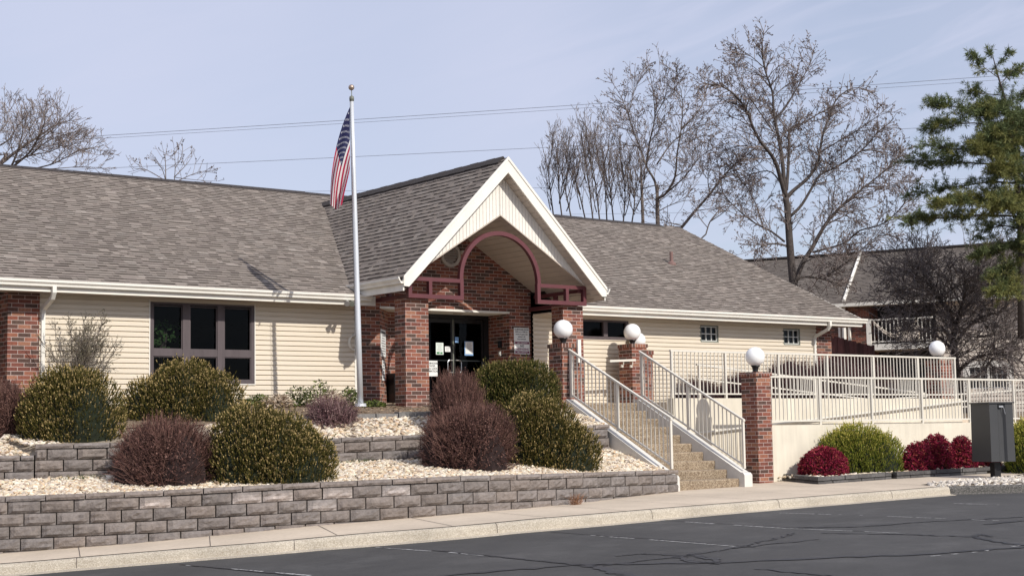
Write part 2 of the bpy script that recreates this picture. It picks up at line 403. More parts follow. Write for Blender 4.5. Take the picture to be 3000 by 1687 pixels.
crack([(455,1419),(640,1437),(760,1449)], .05, .02); crack([(940,1375),(1120,1386),(1290,1404),(1470,1422)], .06, .015)
crack([(1390,1338),(1690,1358),(1900,1376)], .035, .015); crack([(1660,1307),(1980,1327),(2280,1341)], .03, .01)
crack([(1100,1449),(1470,1420),(1800,1415),(2300,1396),(2576,1376)], .11); crack([(1480,1422),(1560,1440),(1640,1455)], .16)
crack([(1480,1426),(1690,1402),(1760,1392),(1850,1378),(2060,1356)], .06); crack([(1700,1398),(1740,1412),(1800,1418),(1800,1408),(1740,1396)], .10)
crack([(1550,1398),(1620,1392),(1730,1398)], .045); crack([(1970,1327),(2160,1325),(2330,1312),(2576,1300)], .08); crack([(1850,1378),(1900,1366),(1960,1352),(2000,1340)], .05)
crack([(2060,1340),(2300,1345),(2450,1350),(2480,1358),(2576,1372)], .07); crack([(2450,1350),(2470,1343),(2490,1350)], .06); crack([(1900,1430),(2100,1449)], .05); crack([(2480,1318),(2576,1310)], .1)
mb.build('crack_seal', 'crack_tar', kind='structure')
# sidewalk
mb = MB(); prev = None
for x in np.concatenate([np.linspace(-40, 3, 18), np.linspace(3.4, 24.9, 88), np.linspace(25.3, 60, 24)]):
    y0 = kerbY(x)+.14 if x < 24.9 else 19.75+.25*min(1, (x-24.9)/3); y1 = wallY(x)+.6 if x < 20.6 else (23.6 if x < 24.4 else max(21.6, 23.2-.3*(x-24.4)))
    row = [(x, lerp(y0, y1, t), zs(x, lerp(y0, y1, t))) for t in np.linspace(0, 1, 5)]
    if prev:
        for k in range(4): mb.face([prev[k], row[k], row[k+1], prev[k+1]])
    prev = row
mb.build('sidewalk', 'concrete', kind='structure')
mb = MB()
for x in np.arange(-6, 25, 1.62):
    for (xa, dx) in ((x, .3),):
        y0, y1 = kerbY(x)+.16, wallY(x)-.02 if x < 20.4 else 22.2
        n = 8; sl = -(kerbY(x+.4)-kerbY(x-.4))/.8
        pts = [np.array([x+sl*(lerp(y0, y1, t)-y0)*.8, lerp(y0, y1, t)]) for t in np.linspace(0, 1, n)]
        for a, b in zip(pts[:-1], pts[1:]):
            z0, z1 = zs(*a)+.003, zs(*b)+.003
            mb.face([(a[0]-.007, a[1], z0), (a[0]+.007, a[1], z0), (b[0]+.007, b[1], z1), (b[0]-.007, b[1], z1)])
mb.build('sidewalk_joints', 'dark_joint', kind='structure')
# kerb : rounded section swept along the path
def sweep_kerb(name, path, matname, ztop, zbot, s0, s1, ds=.25, w=.16, gut=.26):
    mb = MB(); prev = None; S = np.arange(s0, s1+ds/2, ds)
    for s_ in S:
        p = path(s_); t = path.tan(s_); n = np.array([t[1], -t[0]])     # n points to the street
        zt, zb = ztop(p), zbot(p)
        prof = [(-w, zt-.02), (-.02, zt), (.02, zt-.012), (.045, zt-.05), (.06, zb+.022), (.075, zb+.014), (gut, zb+.006), (gut+.01, zb-.05)]
        row = [(p[0]+n[0]*a, p[1]+n[1]*a, z) for a, z in prof]
        if prev:
            for k in range(len(prof)-1): mb.face([prev[k], prev[k+1], row[k+1], row[k]])
        prev = row
    return mb.build(name, matname, kind='structure', smooth=True)
sweep_kerb('kerb', KERB, 'kerb_agg', lambda p: zs(p[0], p[1]+.1)+.002, lambda p: zr(p[0]), 0, KERB.L-.2, gut=.2)
mb = MB()
for s_ in np.arange(1.1, KERB.L-.5, 3.05):
    p = KERB(s_); t = KERB.tan(s_); n = np.array([t[1], -t[0]]); zt = zs(p[0], p[1]+.1)+.002; zb = zr(p[0])
    prof = [(-.15, zt-.015), (-.02, zt+.003), (.022, zt-.009), (.049, zt-.048), (.064, zb+.026)]
    for k in range(4):
        a, b = prof[k], prof[k+1]; q = [p[:2]+n*a[0]-t*.005, p[:2]+n*a[0]+t*.005, p[:2]+n*b[0]+t*.005, p[:2]+n*b[0]-t*.005]
        mb.face([(*q[0], a[1]), (*q[1], a[1]), (*q[2], b[1]), (*q[3], b[1])])
mb.build('kerb_joints', 'dark_joint', kind='structure')
# island with darker kerb
ISL = smooth_path([(24.6,19.42),(24.95,18.95),(26.0,17.98),(28.2,16.0),(32,13.2)], 40)
sweep_kerb('island_kerb', ISL, 'kerb_dark', lambda p: zr(p[0])+.16, lambda p: zr(p[0]), .1, ISL.L, gut=.09)
mb = MB()
IP = [(24.78,19.5),(25.1,19.0),(26.1,18.1),(28.3,16.15),(32,13.4),(40,13.4),(40,19.75),(28,19.95),(25.4,19.72)]
mb.face([(x, y, zr(x)+.12) for x, y in IP]); mb.build('island_bed', 'gravel_base', kind='structure')
# ================================================================== BLOCK RETAINING WALLS
def block_wall(name, path, courses, ztop, label, s_of=lambda k: (0, None), setback=.012, h=.183, cap=.085, seed=1, w=.47, eff=None, capmat='block', zslope=lambda s: 0):
    rng = random.Random(seed); mb = MB()
    for k in range(courses+1):
        iscap = k == 0; hh = cap if iscap else h; zt = ztop - (0 if iscap else cap + (k-1)*h); zb = zt-hh+.009
        a, b = s_of(k); b = b or path.L; s_ = a - rng.uniform(0, .05) - (w*.5 if k % 2 else 0)
        while s_ < b-.02:
            ww = w*rng.uniform(.96, 1.04)*(1.25 if iscap else 1); e0, e1 = max(s_+.009, a), min(s_+ww-.009, b); s_ += ww
            if e1-e0 < .05: continue
            base = rng.uniform(.88, 1.10); warm = rng.uniform(-.025, .035)
            tint = (.205*base*(1+warm), .178*base, .163*base*(1-warm))
            if iscap: tint = tuple(c*1.12 for c in tint)
            ef = eff(k, (e0+e1)/2) if eff else 0; chalk = rng.uniform(.6, 1.1) if (rng.random() < ef and not iscap) else 0
            nx, nz = (6, 2) if iscap else (6, 4); G = []; jd, ja, jb = random.Random(int(s_*997)+k*31).uniform(-.010, .010), rng.uniform(-.005, .004), rng.uniform(-.005, .004)
            depth = -.03 if iscap else setback*-(courses-k)
            for j in range(nz+1):
                row = []
                for i in range(nx+1):
                    s1 = lerp(e0, e1, i/nx); p = path(s1); t = path.tan(s1); n = np.array([t[1], -t[0]])
                    edge = (i in (0, nx)) or (j in (0, nz))
                    o = -.034 if edge else rng.uniform(-.008, .020)
                    if iscap: o *= .5
                    o -= depth*-1 if False else 0
                    off = o + setback*k + (.02 if iscap else 0) + jd
                    row.append((p[0]+n[0]*off, p[1]+n[1]*off, lerp(zb, zt, j/nz)+zslope(s1)+(lerp(ja, jb, i/nx) if j == nz else 0)))
                G.append(row)
            for j in range(nz):
                for i in range(nx):
                    tt = tint
                    if chalk: m_ = 1+chalk*(1.5, 1.2, .6, .1)[min(3, j)]*(.55+.45*math.sin(math.pi*(i+.5)/nx))*rng.uniform(.85, 1.1); tt = tuple(min(.62, c*m_+.02*chalk) for c in tint)
                    mb.face([G[j][i], G[j][i+1], G[j+1][i+1], G[j+1][i]], tt)
            # top, ends and back
            p0, p1 = path(e0), path(e1); t0, t1 = path.tan(e0), path.tan(e1); n0, n1 = np.array([t0[1], -t0[0]]), np.array([t1[1], -t1[0]])
            dp = .26
            A = [tuple(np.append(p0[:2]-n0*dp, z+zslope(e0))) for z in (zb, zt)]; B = [tuple(np.append(p1[:2]-n1*dp, z+zslope(e1))) for z in (zb, zt)]
            top = [G[nz][i] for i in range(nx+1)]
            for i in range(nx):
                q0 = tuple(lerp(np.array(A[1]), np.array(B[1]), i/nx)); q1 = tuple(lerp(np.array(A[1]), np.array(B[1]), (i+1)/nx)); mb.face([top[i], top[i+1], q1, q0], tint)
            for j in range(nz):
                f0, f1 = j/nz, (j+1)/nz
                mb.face([A[0] if j == 0 else tuple(lerp(np.array(A[0]), np.array(A[1]), f0)), G[j][0], G[j+1][0], tuple(lerp(np.array(A[0]), np.array(A[1]), f1))], tint)
                mb.face([G[j][nx], tuple(lerp(np.array(B[0]), np.array(B[1]), f0)), tuple(lerp(np.array(B[0]), np.array(B[1]), f1)), G[j+1][nx]], tint)
    o = mb.build(name, capmat); tag(o, label, 'retaining wall'); return o
def fw_slope(s): return float(np.interp(WALLP(s)[0], [3, 8, 10, 12.2, 14.7, 17, 20.7], [-.10, -.085, -.05, .015, .055, .035, -.01]))
SEFF = lambda k, s: (.75 if (k == 1 and (11.15 < WALLP(s)[0] < 14.0) and math.sin(s*7.7) > -.75) or (k == 1 and 9.75 < WALLP(s)[0] < 10.15) else (.35 if k == 2 and 12.0 < WALLP(s)[0] < 14.2 and math.sin(s*5) > 0 else .012))
block_wall('front_retaining_wall', WALLP, 6, -.70, 'long low wall of rough grey concrete blocks along the sidewalk, chalky patches near its top', seed=5, eff=SEFF, zslope=fw_slope)
MIDP = smooth_path([(9.12,24.95),(10.6,24.45),(12.3,24.2),(14.0,24.05),(15.6,23.62),(17.6,23.5),(19.2,23.7),(20.44,23.86)], 60)
ms = lambda s: float(np.interp(MIDP(s)[0], [9, 14, 15.6, 18.0, 20.4], [-.01, .0, .04, .10, .19]))
block_wall('upper_retaining_wall', MIDP, 3, .0, 'second tier block wall above the white gravel, running behind the round bushes', seed=8, zslope=ms)
MLP = smooth_path([(3.0,27.4),(5.0,26.6),(7.0,25.75),(9.1,24.96)], 24)
block_wall('stepped_retaining_wall', MLP, 2, -.19, 'lower stepped end of the second tier block wall, at the left edge under the red bush', seed=9)
# edging stones between gravel and mulch
EDG = smooth_path([(13.6,25.15),(15.2,24.9),(16.6,24.6),(17.7,24.25),(18.9,24.2)], 30)
rng = random.Random(12); mb = MB(); s_ = 0
while s_ < EDG.L-.3:
    ww = rng.uniform(.42, .62); p, q = EDG(s_+.012), EDG(min(s_+ww-.012, EDG.L)); t = EDG.tan(s_+ww/2); n = np.array([t[1], -t[0]]); k = rng.uniform(.9, 1.2)
    z = float(np.interp(p[0], [13.6, 15.2, 17, 19], [.40, .445, .50, .52]))+rng.uniform(-.012, .012); F = []
    for (e, dn, zz) in ((p, .0, -.16), (q, .0, -.16), (q, .27, -.16), (p, .27, -.16), (p, .012, 0), (q, .012, 0), (q, .27, .006), (p, .27, .006)):
        F.append((e[0]-n[0]*dn, e[1]-n[1]*dn, z+zz))
    mb.hexa(F, (.20*k, .19*k, .18*k)); s_ += ww
tag(mb.build('stone_edging', 'block'), 'row of flat grey edging stones between the white gravel and the brown mulch', 'edging')
# ------------------------------------------------------------------ beds
def ruled(name, A, B, n, m, matn, rough=.0, seed=2):
    rng = random.Random(seed); mb = MB(); G = []
    for i in range(n+1):
        a, b = A(i/n), B(i/n); G.append([tuple(lerp(a, b, j/m)+np.array([0, 0, rng.uniform(-rough, rough) if 0 < j < m else 0])) for j in range(m+1)])
    for i in range(n):
        for j in range(m): mb.face([G[i][j], G[i+1][j], G[i+1][j+1], G[i][j+1]])
    return mb.build(name, matn, kind='structure', smooth=True)
def bed1_a(t):
    s = t*WALLP.L; p = WALLP(s); tt = WALLP.tan(s); n = np.array([tt[1], -tt[0]]); return np.array([p[0]-n[0]*.2, p[1]-n[1]*.2, -.70+fw_slope(s)-.045])
BB1 = smooth_path([(3.0,27.6,-.58),(7.0,25.95,-.58),(9.1,25.1,-.58),(10.6,24.6,-.52),(14,24.2,-.42),(15.6,23.8,-.40),(17.6,23.65,-.36),(19.2,23.85,-.33),(20.5,24.0,-.28)], 60)
def bed1_b(t): return BB1(t*BB1.L)
ruled('gravel_bed', bed1_a, bed1_b, 60, 8, 'gravel_base', .012)
def bed2_a(t):
    x = lerp(2.5, 20.48, t)
    if x < 9.1: p = np.array([x, float(np.interp(x, MLP.p[:, 0], MLP.p[:, 1])), -.22])
    else: p = np.array([x, float(np.interp(x, MIDP.p[:, 0], MIDP.p[:, 1])), 0+float(np.interp(x, [9, 14, 15.6, 18, 20.4], [-.01, 0, .04, .10, .19]))-.04])
    return p+np.array([0, .12, 0])
def bed2_b(t):
    x = lerp(2.5, 20.48, t); return np.array([x, float(np.interp(x, [2.5, 9, 13.6, 15.2, 17.7, 20.5], [28.3, 27.0, 25.2, 24.95, 24.45, 25.2])), float(np.interp(x, [2.5, 9, 13.6, 15.2, 17.7, 20.5], [.25, .16, .30, .36, .40, .52]))])
ruled('upper_gravel_bed', bed2_a, bed2_b, 60, 8, 'gravel_base', .012, 4)
def bed3_a(t):
    p = bed2_b(t); x = p[0]; return np.array([x, p[1]+(.24 if 13.4 < x < 19 else -.02), p[2]+(.085 if 13.4 < x < 19 else .02)])
def bed3_b(t):
    x = lerp(2.5, 20.48, t); return np.array([x, 29.0, .76])
ruled('mulch_bed', bed3_a, bed3_b, 60, 14, 'mulch', .015, 6)
def bed_z(x, y):
    # height of whichever bed surface lies under x, y
    f = float(np.interp(x, WALLP.p[:, 0], WALLP.p[:, 1])); b = float(np.interp(x, BB1.p[:, 0], BB1.p[:, 1]))
    if y < b:
        t = (y-f)/max(.2, b-f); s = float(np.interp(x, WALLP.p[:, 0], WALLP.s)); return lerp(-.745+fw_slope(s), float(np.interp(x, BB1.p[:, 0], BB1.p[:, 2])), min(max(t, 0), 1))
    t = min(1, max(0, (x-2.5)/17.98)); A, B, C3 = bed2_a(t), bed2_b(t), bed3_b(t)
    if y < B[1]+.2: return lerp(A[2], B[2], min(1, max(0, (y-A[1])/(B[1]-A[1]))))
    D = bed3_a(t); return lerp(D[2], C3[2], min(1, (y-D[1])/(C3[1]-D[1])))
# ---- loose stones
def ico():
    t = (1+5**.5)/2; v = np.array([(-1,t,0),(1,t,0),(-1,-t,0),(1,-t,0),(0,-1,t),(0,1,t),(0,-1,-t),(0,1,-t),(t,0,-1),(t,0,1),(-t,0,-1),(-t,0,1)], float); v /= np.linalg.norm(v[0])
    f = [(0,11,5),(0,5,1),(0,1,7),(0,7,10),(0,10,11),(1,5,9),(5,11,4),(11,10,2),(10,7,6),(7,1,8),(3,9,4),(3,4,2),(3,2,6),(3,6,8),(3,8,9),(4,9,5),(2,4,11),(6,2,10),(8,6,7),(9,8,1)]
    return v, f
ICV, ICF = ico()
def stones(name, pts, rng, size=(.022, .045), label=None, pal=None):
    nr = np.random.RandomState(rng); pal = np.array(pal or [(.72,.63,.48),(.64,.53,.38),(.76,.69,.57),(.54,.43,.30),(.66,.58,.49),(.49,.40,.32),(.74,.65,.52),(.60,.44,.29)])
    P = np.array(pts); n = len(P); r = nr.uniform(*size, n); sc = r[:, None]*np.stack([nr.uniform(.9, 1.9, n), nr.uniform(.8, 1.2, n), nr.uniform(.5, .85, n)], 1)
    v = ICV[None]*(1+nr.uniform(-.22, .22, (n, 12, 1)))*sc[:, None]; b = nr.uniform(-.7, .7, n)[:, None]; a = nr.uniform(0, 6.28, n)[:, None]
    x, y, z = v[..., 0], v[..., 1], v[..., 2]; x, z = x*np.cos(b)+z*np.sin(b), z*np.cos(b)-x*np.sin(b); x, y = x*np.cos(a)-y*np.sin(a), x*np.sin(a)+y*np.cos(a)
    v = np.stack([x, y, z], 2)+P[:, None]; v[..., 2] += (r*.3)[:, None]
    mb = MB(); mb.v = v.reshape(-1, 3).tolist(); mb.f = (np.array(ICF)[None]+12*np.arange(n)[:, None, None]).reshape(-1, 3).tolist()
    col = np.minimum(.86, pal[nr.randint(len(pal), size=n)]*nr.uniform(.72, 1.12, (n, 1))); mb.t = np.repeat(col, 20, 0).tolist()
    o = mb.build(name, 'stone'); return tag(o, label, 'gravel', kind='stuff')
def fill(A, B, t0, t1, n, seed, edge=(0.02, .98)):
    nr = np.random.RandomState(seed); out = []
    for i in range(n):
        t = nr.uniform(t0, t1); a, b = A(t), B(t); out.append(lerp(a, b, nr.uniform(*edge)))
    return out
P1 = [p for p in fill(bed1_a, bed1_b, .12, 1, 15500, 1) if p[0] > 5.8]
stones('gravel', P1, 2, label='tan and white landscape gravel in the lower bed behind the long block wall')
P2 = [p for p in fill(bed2_a, bed2_b, .2, 1, 6500, 3) if p[0] > 12.4 or p[0] < 9.6]
stones('gravel', P2, 4, label='tan and white landscape gravel in the upper bed below the flagpole')
# ================================================================== PLANTER AT RIGHT
PLP = Path([(24.42,22.95,0),(23.93,21.52,0),(25.95,21.32,0),(28.5,20.72,0),(31,20.66,0),(36,20.9,0)])
rng = random.Random(21); mb = MB()
for row in range(2):
    s_ = 0 if row else -.12
    while s_ < PLP.L-.05:
        ww = rng.uniform(.28, .42); e0, e1 = max(0, s_+.006), min(PLP.L, s_+ww-.006); s_ += ww
        if e1-e0 < .04: continue
        # keep blocks from straddling the corners
        for c in PLP.s[1:-1]:
            if e0 < c < e1: e1 = c if c-e0 > e1-c else e1; e0 = e0 if e1 == c else c
        p, q = PLP(e0), PLP(e1); d = q[:2]-p[:2]; d /= np.linalg.norm(d); n = np.array([d[1], -d[0]]); k = rng.uniform(.8, 1.2)
        o = rng.uniform(-.008, .010)+.008*row; F = []
        zb = lambda P_: zs(P_[0], P_[1])-.02+row*.075
        for (e, dn, hh) in ((p, o, 0), (q, o, 0), (q, -.17, 0), (p, -.17, 0), (p, o-.006, .072), (q, o-.006, .072), (q, -.17, .072), (p, -.17, .072)): F.append((e[0]+n[0]*dn, e[1]+n[1]*dn, zb(e)+hh+(.012 if row else 0)))
        mb.hexa(F, (.105*k, .10*k, .098*k))
tag(mb.build('planter_edging', 'paver_dark'), 'low dark grey block edging around the planter below the ramp wall', 'edging')
mb = MB(); PB = [(24.5,22.96),(24.1,21.6),(25.95,21.42),(28.5,20.85),(31,20.78),(36,21.0),(42,21.1),(42,22.94),(30,22.94)]
mb.face([(x, y, zs(x, 22.4)+.09) for x, y in PB]); mb.build('planter_bed', 'gravel_base', kind='structure')
nr = np.random.RandomState(9); pts = []
while len(pts) < 2200:
    x, y = nr.uniform(24.2, 34), nr.uniform(20.9, 22.9)
    lo = float(np.interp(x, [24.1, 25.95, 28.5, 31, 36], [21.65, 21.47, 20.92, 20.85, 21.1]))
    if y > lo: pts.append(np.array([x, y, zs(x, 22.4)+.09]))
stones('gravel', pts, 11, label='pale gravel in the planter below the ramp wall')
pts = []
while len(pts) < 2600:
    x, y = nr.uniform(24.8, 32), nr.uniform(13.5, 19.8)
    lo = float(np.interp(x, [24.85, 25.1, 26.1, 28.3, 32], [19.4, 19.1, 18.2, 16.25, 13.5]))
    if y > lo and x-24.7 > (y-19.4)*1.2 and (nr.uniform() < 1 - .12*(x-26)): pts.append(np.array([x, y, zr(x)+.12+.06*min(1, (y-lo)/.6)]))
stones('gravel', pts, 13, label='pale grey gravel on the traffic island around the dark drop box', pal=[(.68,.62,.53),(.56,.51,.45),(.73,.68,.60),(.45,.41,.37),(.62,.54,.44)])
# ================================================================== CLUBHOUSE
CH = thing('clubhouse', (20, 28.5, .7), 'long single storey clubhouse with tan siding, brown shingle roof and a gabled brick entrance porch', 'building')
YF, YE, ZE, SL, YR, ZR_ = 28.5, 27.93, 2.985, .472, 35.0, 6.29
def shingles(mb, O, U, Vv, vlen, ulim, seed, expo=.143, dark=1.0, band=True):
    rng = random.Random(seed); O, U, Vv = (np.array(a, float) for a in (O, U, Vv)); N = np.cross(U, Vv); N /= np.linalg.norm(N)
    pal = [(.247,.210,.180), (.230,.195,.168), (.266,.229,.199), (.212,.178,.154), (.243,.206,.178), (.282,.245,.213), (.22,.185,.161), (.253,.216,.187)]
    k = 0; v = 0.0
    while v < vlen-.01:
        ve = min(v+expo, vlen); u0, u1 = ulim((v+ve)/2); u = u0-rng.uniform(0, .2); thick = rng.random() < .5
        while u < u1:
            w = rng.uniform(.10, .30); a, b = max(u, u0), min(u+w, u1); u += w; thick = not thick if rng.random() < .8 else thick
            if b-a < .01: continue
            c = rng.choice(pal) if rng.random() < .62 else pal[0]; q_ = rng.uniform(.90, 1.08)*dark; c = tuple(x*q_ for x in c)
            t = .017 if thick else .009; P = lambda uu, vv, nn: O+U*uu+Vv*vv+N*nn
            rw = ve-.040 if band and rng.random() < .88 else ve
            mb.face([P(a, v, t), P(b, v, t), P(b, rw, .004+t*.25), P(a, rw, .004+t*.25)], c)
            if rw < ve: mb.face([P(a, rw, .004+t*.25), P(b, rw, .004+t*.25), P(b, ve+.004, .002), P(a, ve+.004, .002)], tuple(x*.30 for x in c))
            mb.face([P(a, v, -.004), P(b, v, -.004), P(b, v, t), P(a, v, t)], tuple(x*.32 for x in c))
            mb.face([P(a, v, 0), P(a, v, t), P(a, rw, .004+t*.25), P(a, rw, 0)], c); mb.face([P(b, v, t), P(b, v, 0), P(b, rw, 0), P(b, rw, .004+t*.25)], c)
        v += expo; k += 1
XL, XR = 4.0, 33.0
cs = 1/math.hypot(1, SL); Vm = (0, cs, SL*cs); VLEN = (YR-YE)/cs
mb = MB()
GX0, GX1 = 17.36, 22.44
shingles(mb, (0, YE, ZE), (1,0,0), Vm, .99, lambda v: (XL, GX0), 1)
shingles(mb, (0, YE, ZE), (1,0,0), Vm, .99, lambda v: (GX1, XR), 2)
O2 = np.array([0, YE, ZE])+np.array(Vm)*(.99//.143+1)*.143
nfirst = math.ceil(.99/.143)
O2 = np.array([0, YE, ZE])+np.array(Vm)*nfirst*.143
shingles(mb, tuple(O2), (1,0,0), Vm, VLEN-nfirst*.143, lambda v: (XL, XR), 3)
roof = mb.build('roof', 'shingle', CH)
mb = MB()   # deck under the shingles, rear slope and rakes
def roof_z(y): return ZE+SL*(y-YE) if y <= YR else ZR_-SL*(y-YR)
for (xa, xb, ya) in ((XL, GX0, YE), (GX1, XR, YE), (GX0, GX1, 28.75)):
    mb.hexa([(xa,ya,roof_z(ya)-.10),(xb,ya,roof_z(ya)-.10),(xb,YR,ZR_-.10),(xa,YR,ZR_-.10),(xa,ya,roof_z(ya)-.003),(xb,ya,roof_z(ya)-.003),(xb,YR,ZR_-.003),(xa,YR,ZR_-.003)])
mb.hexa([(XL,YR,ZR_-.10),(XR,YR,ZR_-.10),(XR,42.1,2.98-.10),(XL,42.1,2.98-.10),(XL,YR,ZR_),(XR,YR,ZR_),(XR,42.1,2.98),(XL,42.1,2.98)])
mb.build('roof_deck', 'ridge_cap', CH)
mb = MB()
for x in np.arange(XL, XR-.8, .31):
    z = ZR_+.035; k = .006*((int(x*10)) % 3)
    mb.hexa([(x,YR-.16,z-.085),(x+.30,YR-.16,z-.085),(x+.30,YR,z+k),(x,YR,z+k),(x,YR-.16,z-.045),(x+.30,YR-.16,z-.045),(x+.30,YR,z+.03+k),(x,YR,z+.03+k)])
    mb.hexa([(x,YR,z+k),(x+.30,YR,z+k),(x+.30,YR+.16,z-.085),(x,YR+.16,z-.085),(x,YR,z+.03+k),(x+.30,YR,z+.03+k),(x+.30,YR+.16,z-.045),(x,YR+.16,z-.045)])
mb.build('ridge_cap', 'ridge_cap', roof)
mb = MB(); mb.hexa([(XR,YE,ZE-.2),(XR+.03,YE,ZE-.2),(XR+.03,YR,ZR_-.2),(XR,YR,ZR_-.2),(XR,YE,ZE+.01),(XR+.03,YE,ZE+.01),(XR+.03,YR,ZR_+.01),(XR,YR,ZR_+.01)]); mb.build('rake_board', 'trim', CH)
# roof pipe
pz = roof_z(31.42); mb = MB(); mb.lathe((29.3, 31.42, pz), [(.0,.0),(.13,-.04),(.12,.03),(.055,.07),(.05,.10),(.05,.34),(.0,.34)], 12); mb.build('vent_pipe', 'pipe_red', roof)
# fascia + soffit + gutter
mb = MB()
for (xa, xb) in ((XL, 17.5), (22.9, XR)): mb.box(xa, xb, YE, YE+.025, 2.775, ZE-.01)
mb.build('fascia', 'trim', CH)
mb = MB()
for (xa, xb) in ((XL, 17.33), (22.2, XR)): mb.box(xa, xb, YE+.025, YF+.05, 2.79, 2.805)
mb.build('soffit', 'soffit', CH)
GP = [(YE,2.985),(YE,2.865),(YE-.075,2.862),(YE-.085,2.875),(YE-.088,2.905),(YE-.105,2.925),(YE-.122,2.94),(YE-.125,2.985),(YE-.113,2.985),(YE-.11,2.95),(YE-.01,2.88),(YE-.012,2.985)]
for (xa, xb) in ((XL, 17.36), (22.75, XR+.13)):
    mb = MB(); mb.prism(GP, 0, xa, xb); mb.build('gutter', 'trim', CH)
def downspout(x, parent, top=2.87):
    mb = MB(); pts = [(x,YE-.06,top),(x,YE-.06,top-.10),(x+.005,YE+.02,top-.20),(x+.01,YF-.10,top-.36),(x+.01,YF-.045,top-.46),(x+.01,YF-.045,.75)]
    mb.tube(pts, [.052]*6, 4, phase=math.pi/4); mb.build('downspout', 'trim_dirty', parent)
downspout(10.50, CH); downspout(31.66, CH)
# siding with laps, split around the openings
def siding(name, parent, x0, x1, z0, z1, y, holes=(), e=.1016, matn='siding'):
    mb = MB(); k0 = math.floor(z0/e)
    for k in range(k0, math.ceil(z1/e)):
        a, b = max(z0, k*e), min(z1, (k+1)*e)
        if b-a < .004: continue
        cuts = sorted({a, b, *[h for H in holes for h in (H[2], H[3]) if a < h < b]})
        for za, zb in zip(cuts[:-1], cuts[1:]):
            segs = [(x0, x1)]
            for hx0, hx1, hz0, hz1 in holes:
                if hz0 < (za+zb)/2 < hz1: segs = [s for q in segs for s in ((q[0], min(q[1], hx0)), (max(q[0], hx1), q[1])) if s[1]-s[0] > .002]
            for xa, xb in segs:
                prof = [(0, .036), (.62, .034), (.74, .012), (1, .006)]
                yo = lambda f: y-float(np.interp(f, [p_[0] for p_ in prof], [p_[1] for p_ in prof]))
                fs = [(za-k*e)/e]+[p_[0] for p_ in prof if (za-k*e)/e < p_[0] < (zb-k*e)/e]+[(zb-k*e)/e]
                for f0, f1 in zip(fs[:-1], fs[1:]): mb.face([(xa,yo(f0),(k+f0)*e),(xb,yo(f0),(k+f0)*e),(xb,yo(f1),(k+f1)*e),(xa,yo(f1),(k+f1)*e)])
                if za == a and za > z0+.001: mb.face([(xa,y-.003,za),(xb,y-.003,za),(xb,y-.036,za),(xa,y-.036,za)])
    return mb.build(name, matn, parent)
W1 = (12.654, 14.925, 1.129, 2.722); WB = (23.45, 25.07, 2.25, 2.722); WS1 = (27.475, 28.11, 2.265, 2.70); WS2 = (30.50, 31.14, 2.26, 2.70)
siding('siding', CH, 10.45, 17.34, .45, 2.79, YF, [W1])
siding('siding', CH, 22.13, 31.78, .35, 2.79, YF, [WB, WS1, WS2])
mb = MB(); mb.box(17.30, 17.36, YF-.042, YF+.05, .45, 2.79); mb.build('corner_trim', 'trim_dirty', CH)
mb = MB(); mb.box(W1[0]-.02, W1[0], YF-.043, YF, W1[2]-.02, 2.76); mb.box(W1[1], W1[1]+.02, YF-.043, YF, W1[2]-.02, 2.76); mb.box(W1[0], W1[1], YF-.043, YF, W1[2]-.02, W1[2]); mb.build('window_trim', 'trim_dirty', CH)
# masonry
def bwall(name, poly, y, parent=CH, mat='brick'):
    mb = MB(); mb.face([(x, y, z) for x, z in poly]); return mb.build(name, mat, parent)
mb = MB(); mb.box(9.85, 10.45, 28.46, 29.3, .4, 2.79); mb.build('brick_pier', 'brick', CH)
mb = MB(); mb.box(31.78, 32.36, 28.46, 28.9, .3, 2.79); mb.build('brick_pier', 'brick', CH)
vz = lambda x: 4.735-.615*abs(x-19.87)
YW = 28.55
mb = MB()
mb.face([(17.36,YW,.4),(17.99,YW,.4),(17.99,YW,vz(17.99)),(17.36,YW,vz(17.36))]); mb.face([(17.36,YF+.3,.4),(17.36,YW,.4),(17.36,YW,3.2),(17.36,YF+.3,3.2)])
mb.face([(17.99,YW,2.83),(21.50,YW,2.83),(21.50,YW,vz(21.5)),(19.87,YW,vz(19.87)),(17.99,YW,vz(17.99))])
mb.face([(21.50,YW,.4),(22.13,YW,.4),(22.13,YW,vz(22.13)),(21.50,YW,vz(21.50))]); mb.face([(22.13,YW,.4),(22.13,YF+.3,.4),(22.13,YF+.3,3.3),(22.13,YW,3.3)])
mb.face([(17.99,YW,.4),(18.68,29.30,.4),(18.68,29.30,2.80),(17.99,YW,2.80)]); mb.face([(18.68,29.30,.4),(19.02,29.30,.4),(19.02,29.30,2.80),(18.68,29.30,2.80)])
mb.face([(21.50,29.45,.4),(21.50,YW,.4),(21.50,YW,2.80),(21.50,29.45,2.80)])
mb.build('brick_wall', 'brick', CH)
mb = MB(); mb.face([(17.99,YW+.002,2.79),(21.50,YW+.002,2.79),(21.50,29.45,2.79),(18.7,29.45,2.79)]); mb.box(17.99, 21.50, YW-.02, YW+.02, 2.785, 2.832); mb.build('recess_soffit', 'trim_dirty', CH)
mb = MB(); mb.lathe((20.35, 28.95, 2.785), [(0,-.012),(.11,-.012),(.125,0)], 20); mb.build('recess_light', 'soffit', CH)
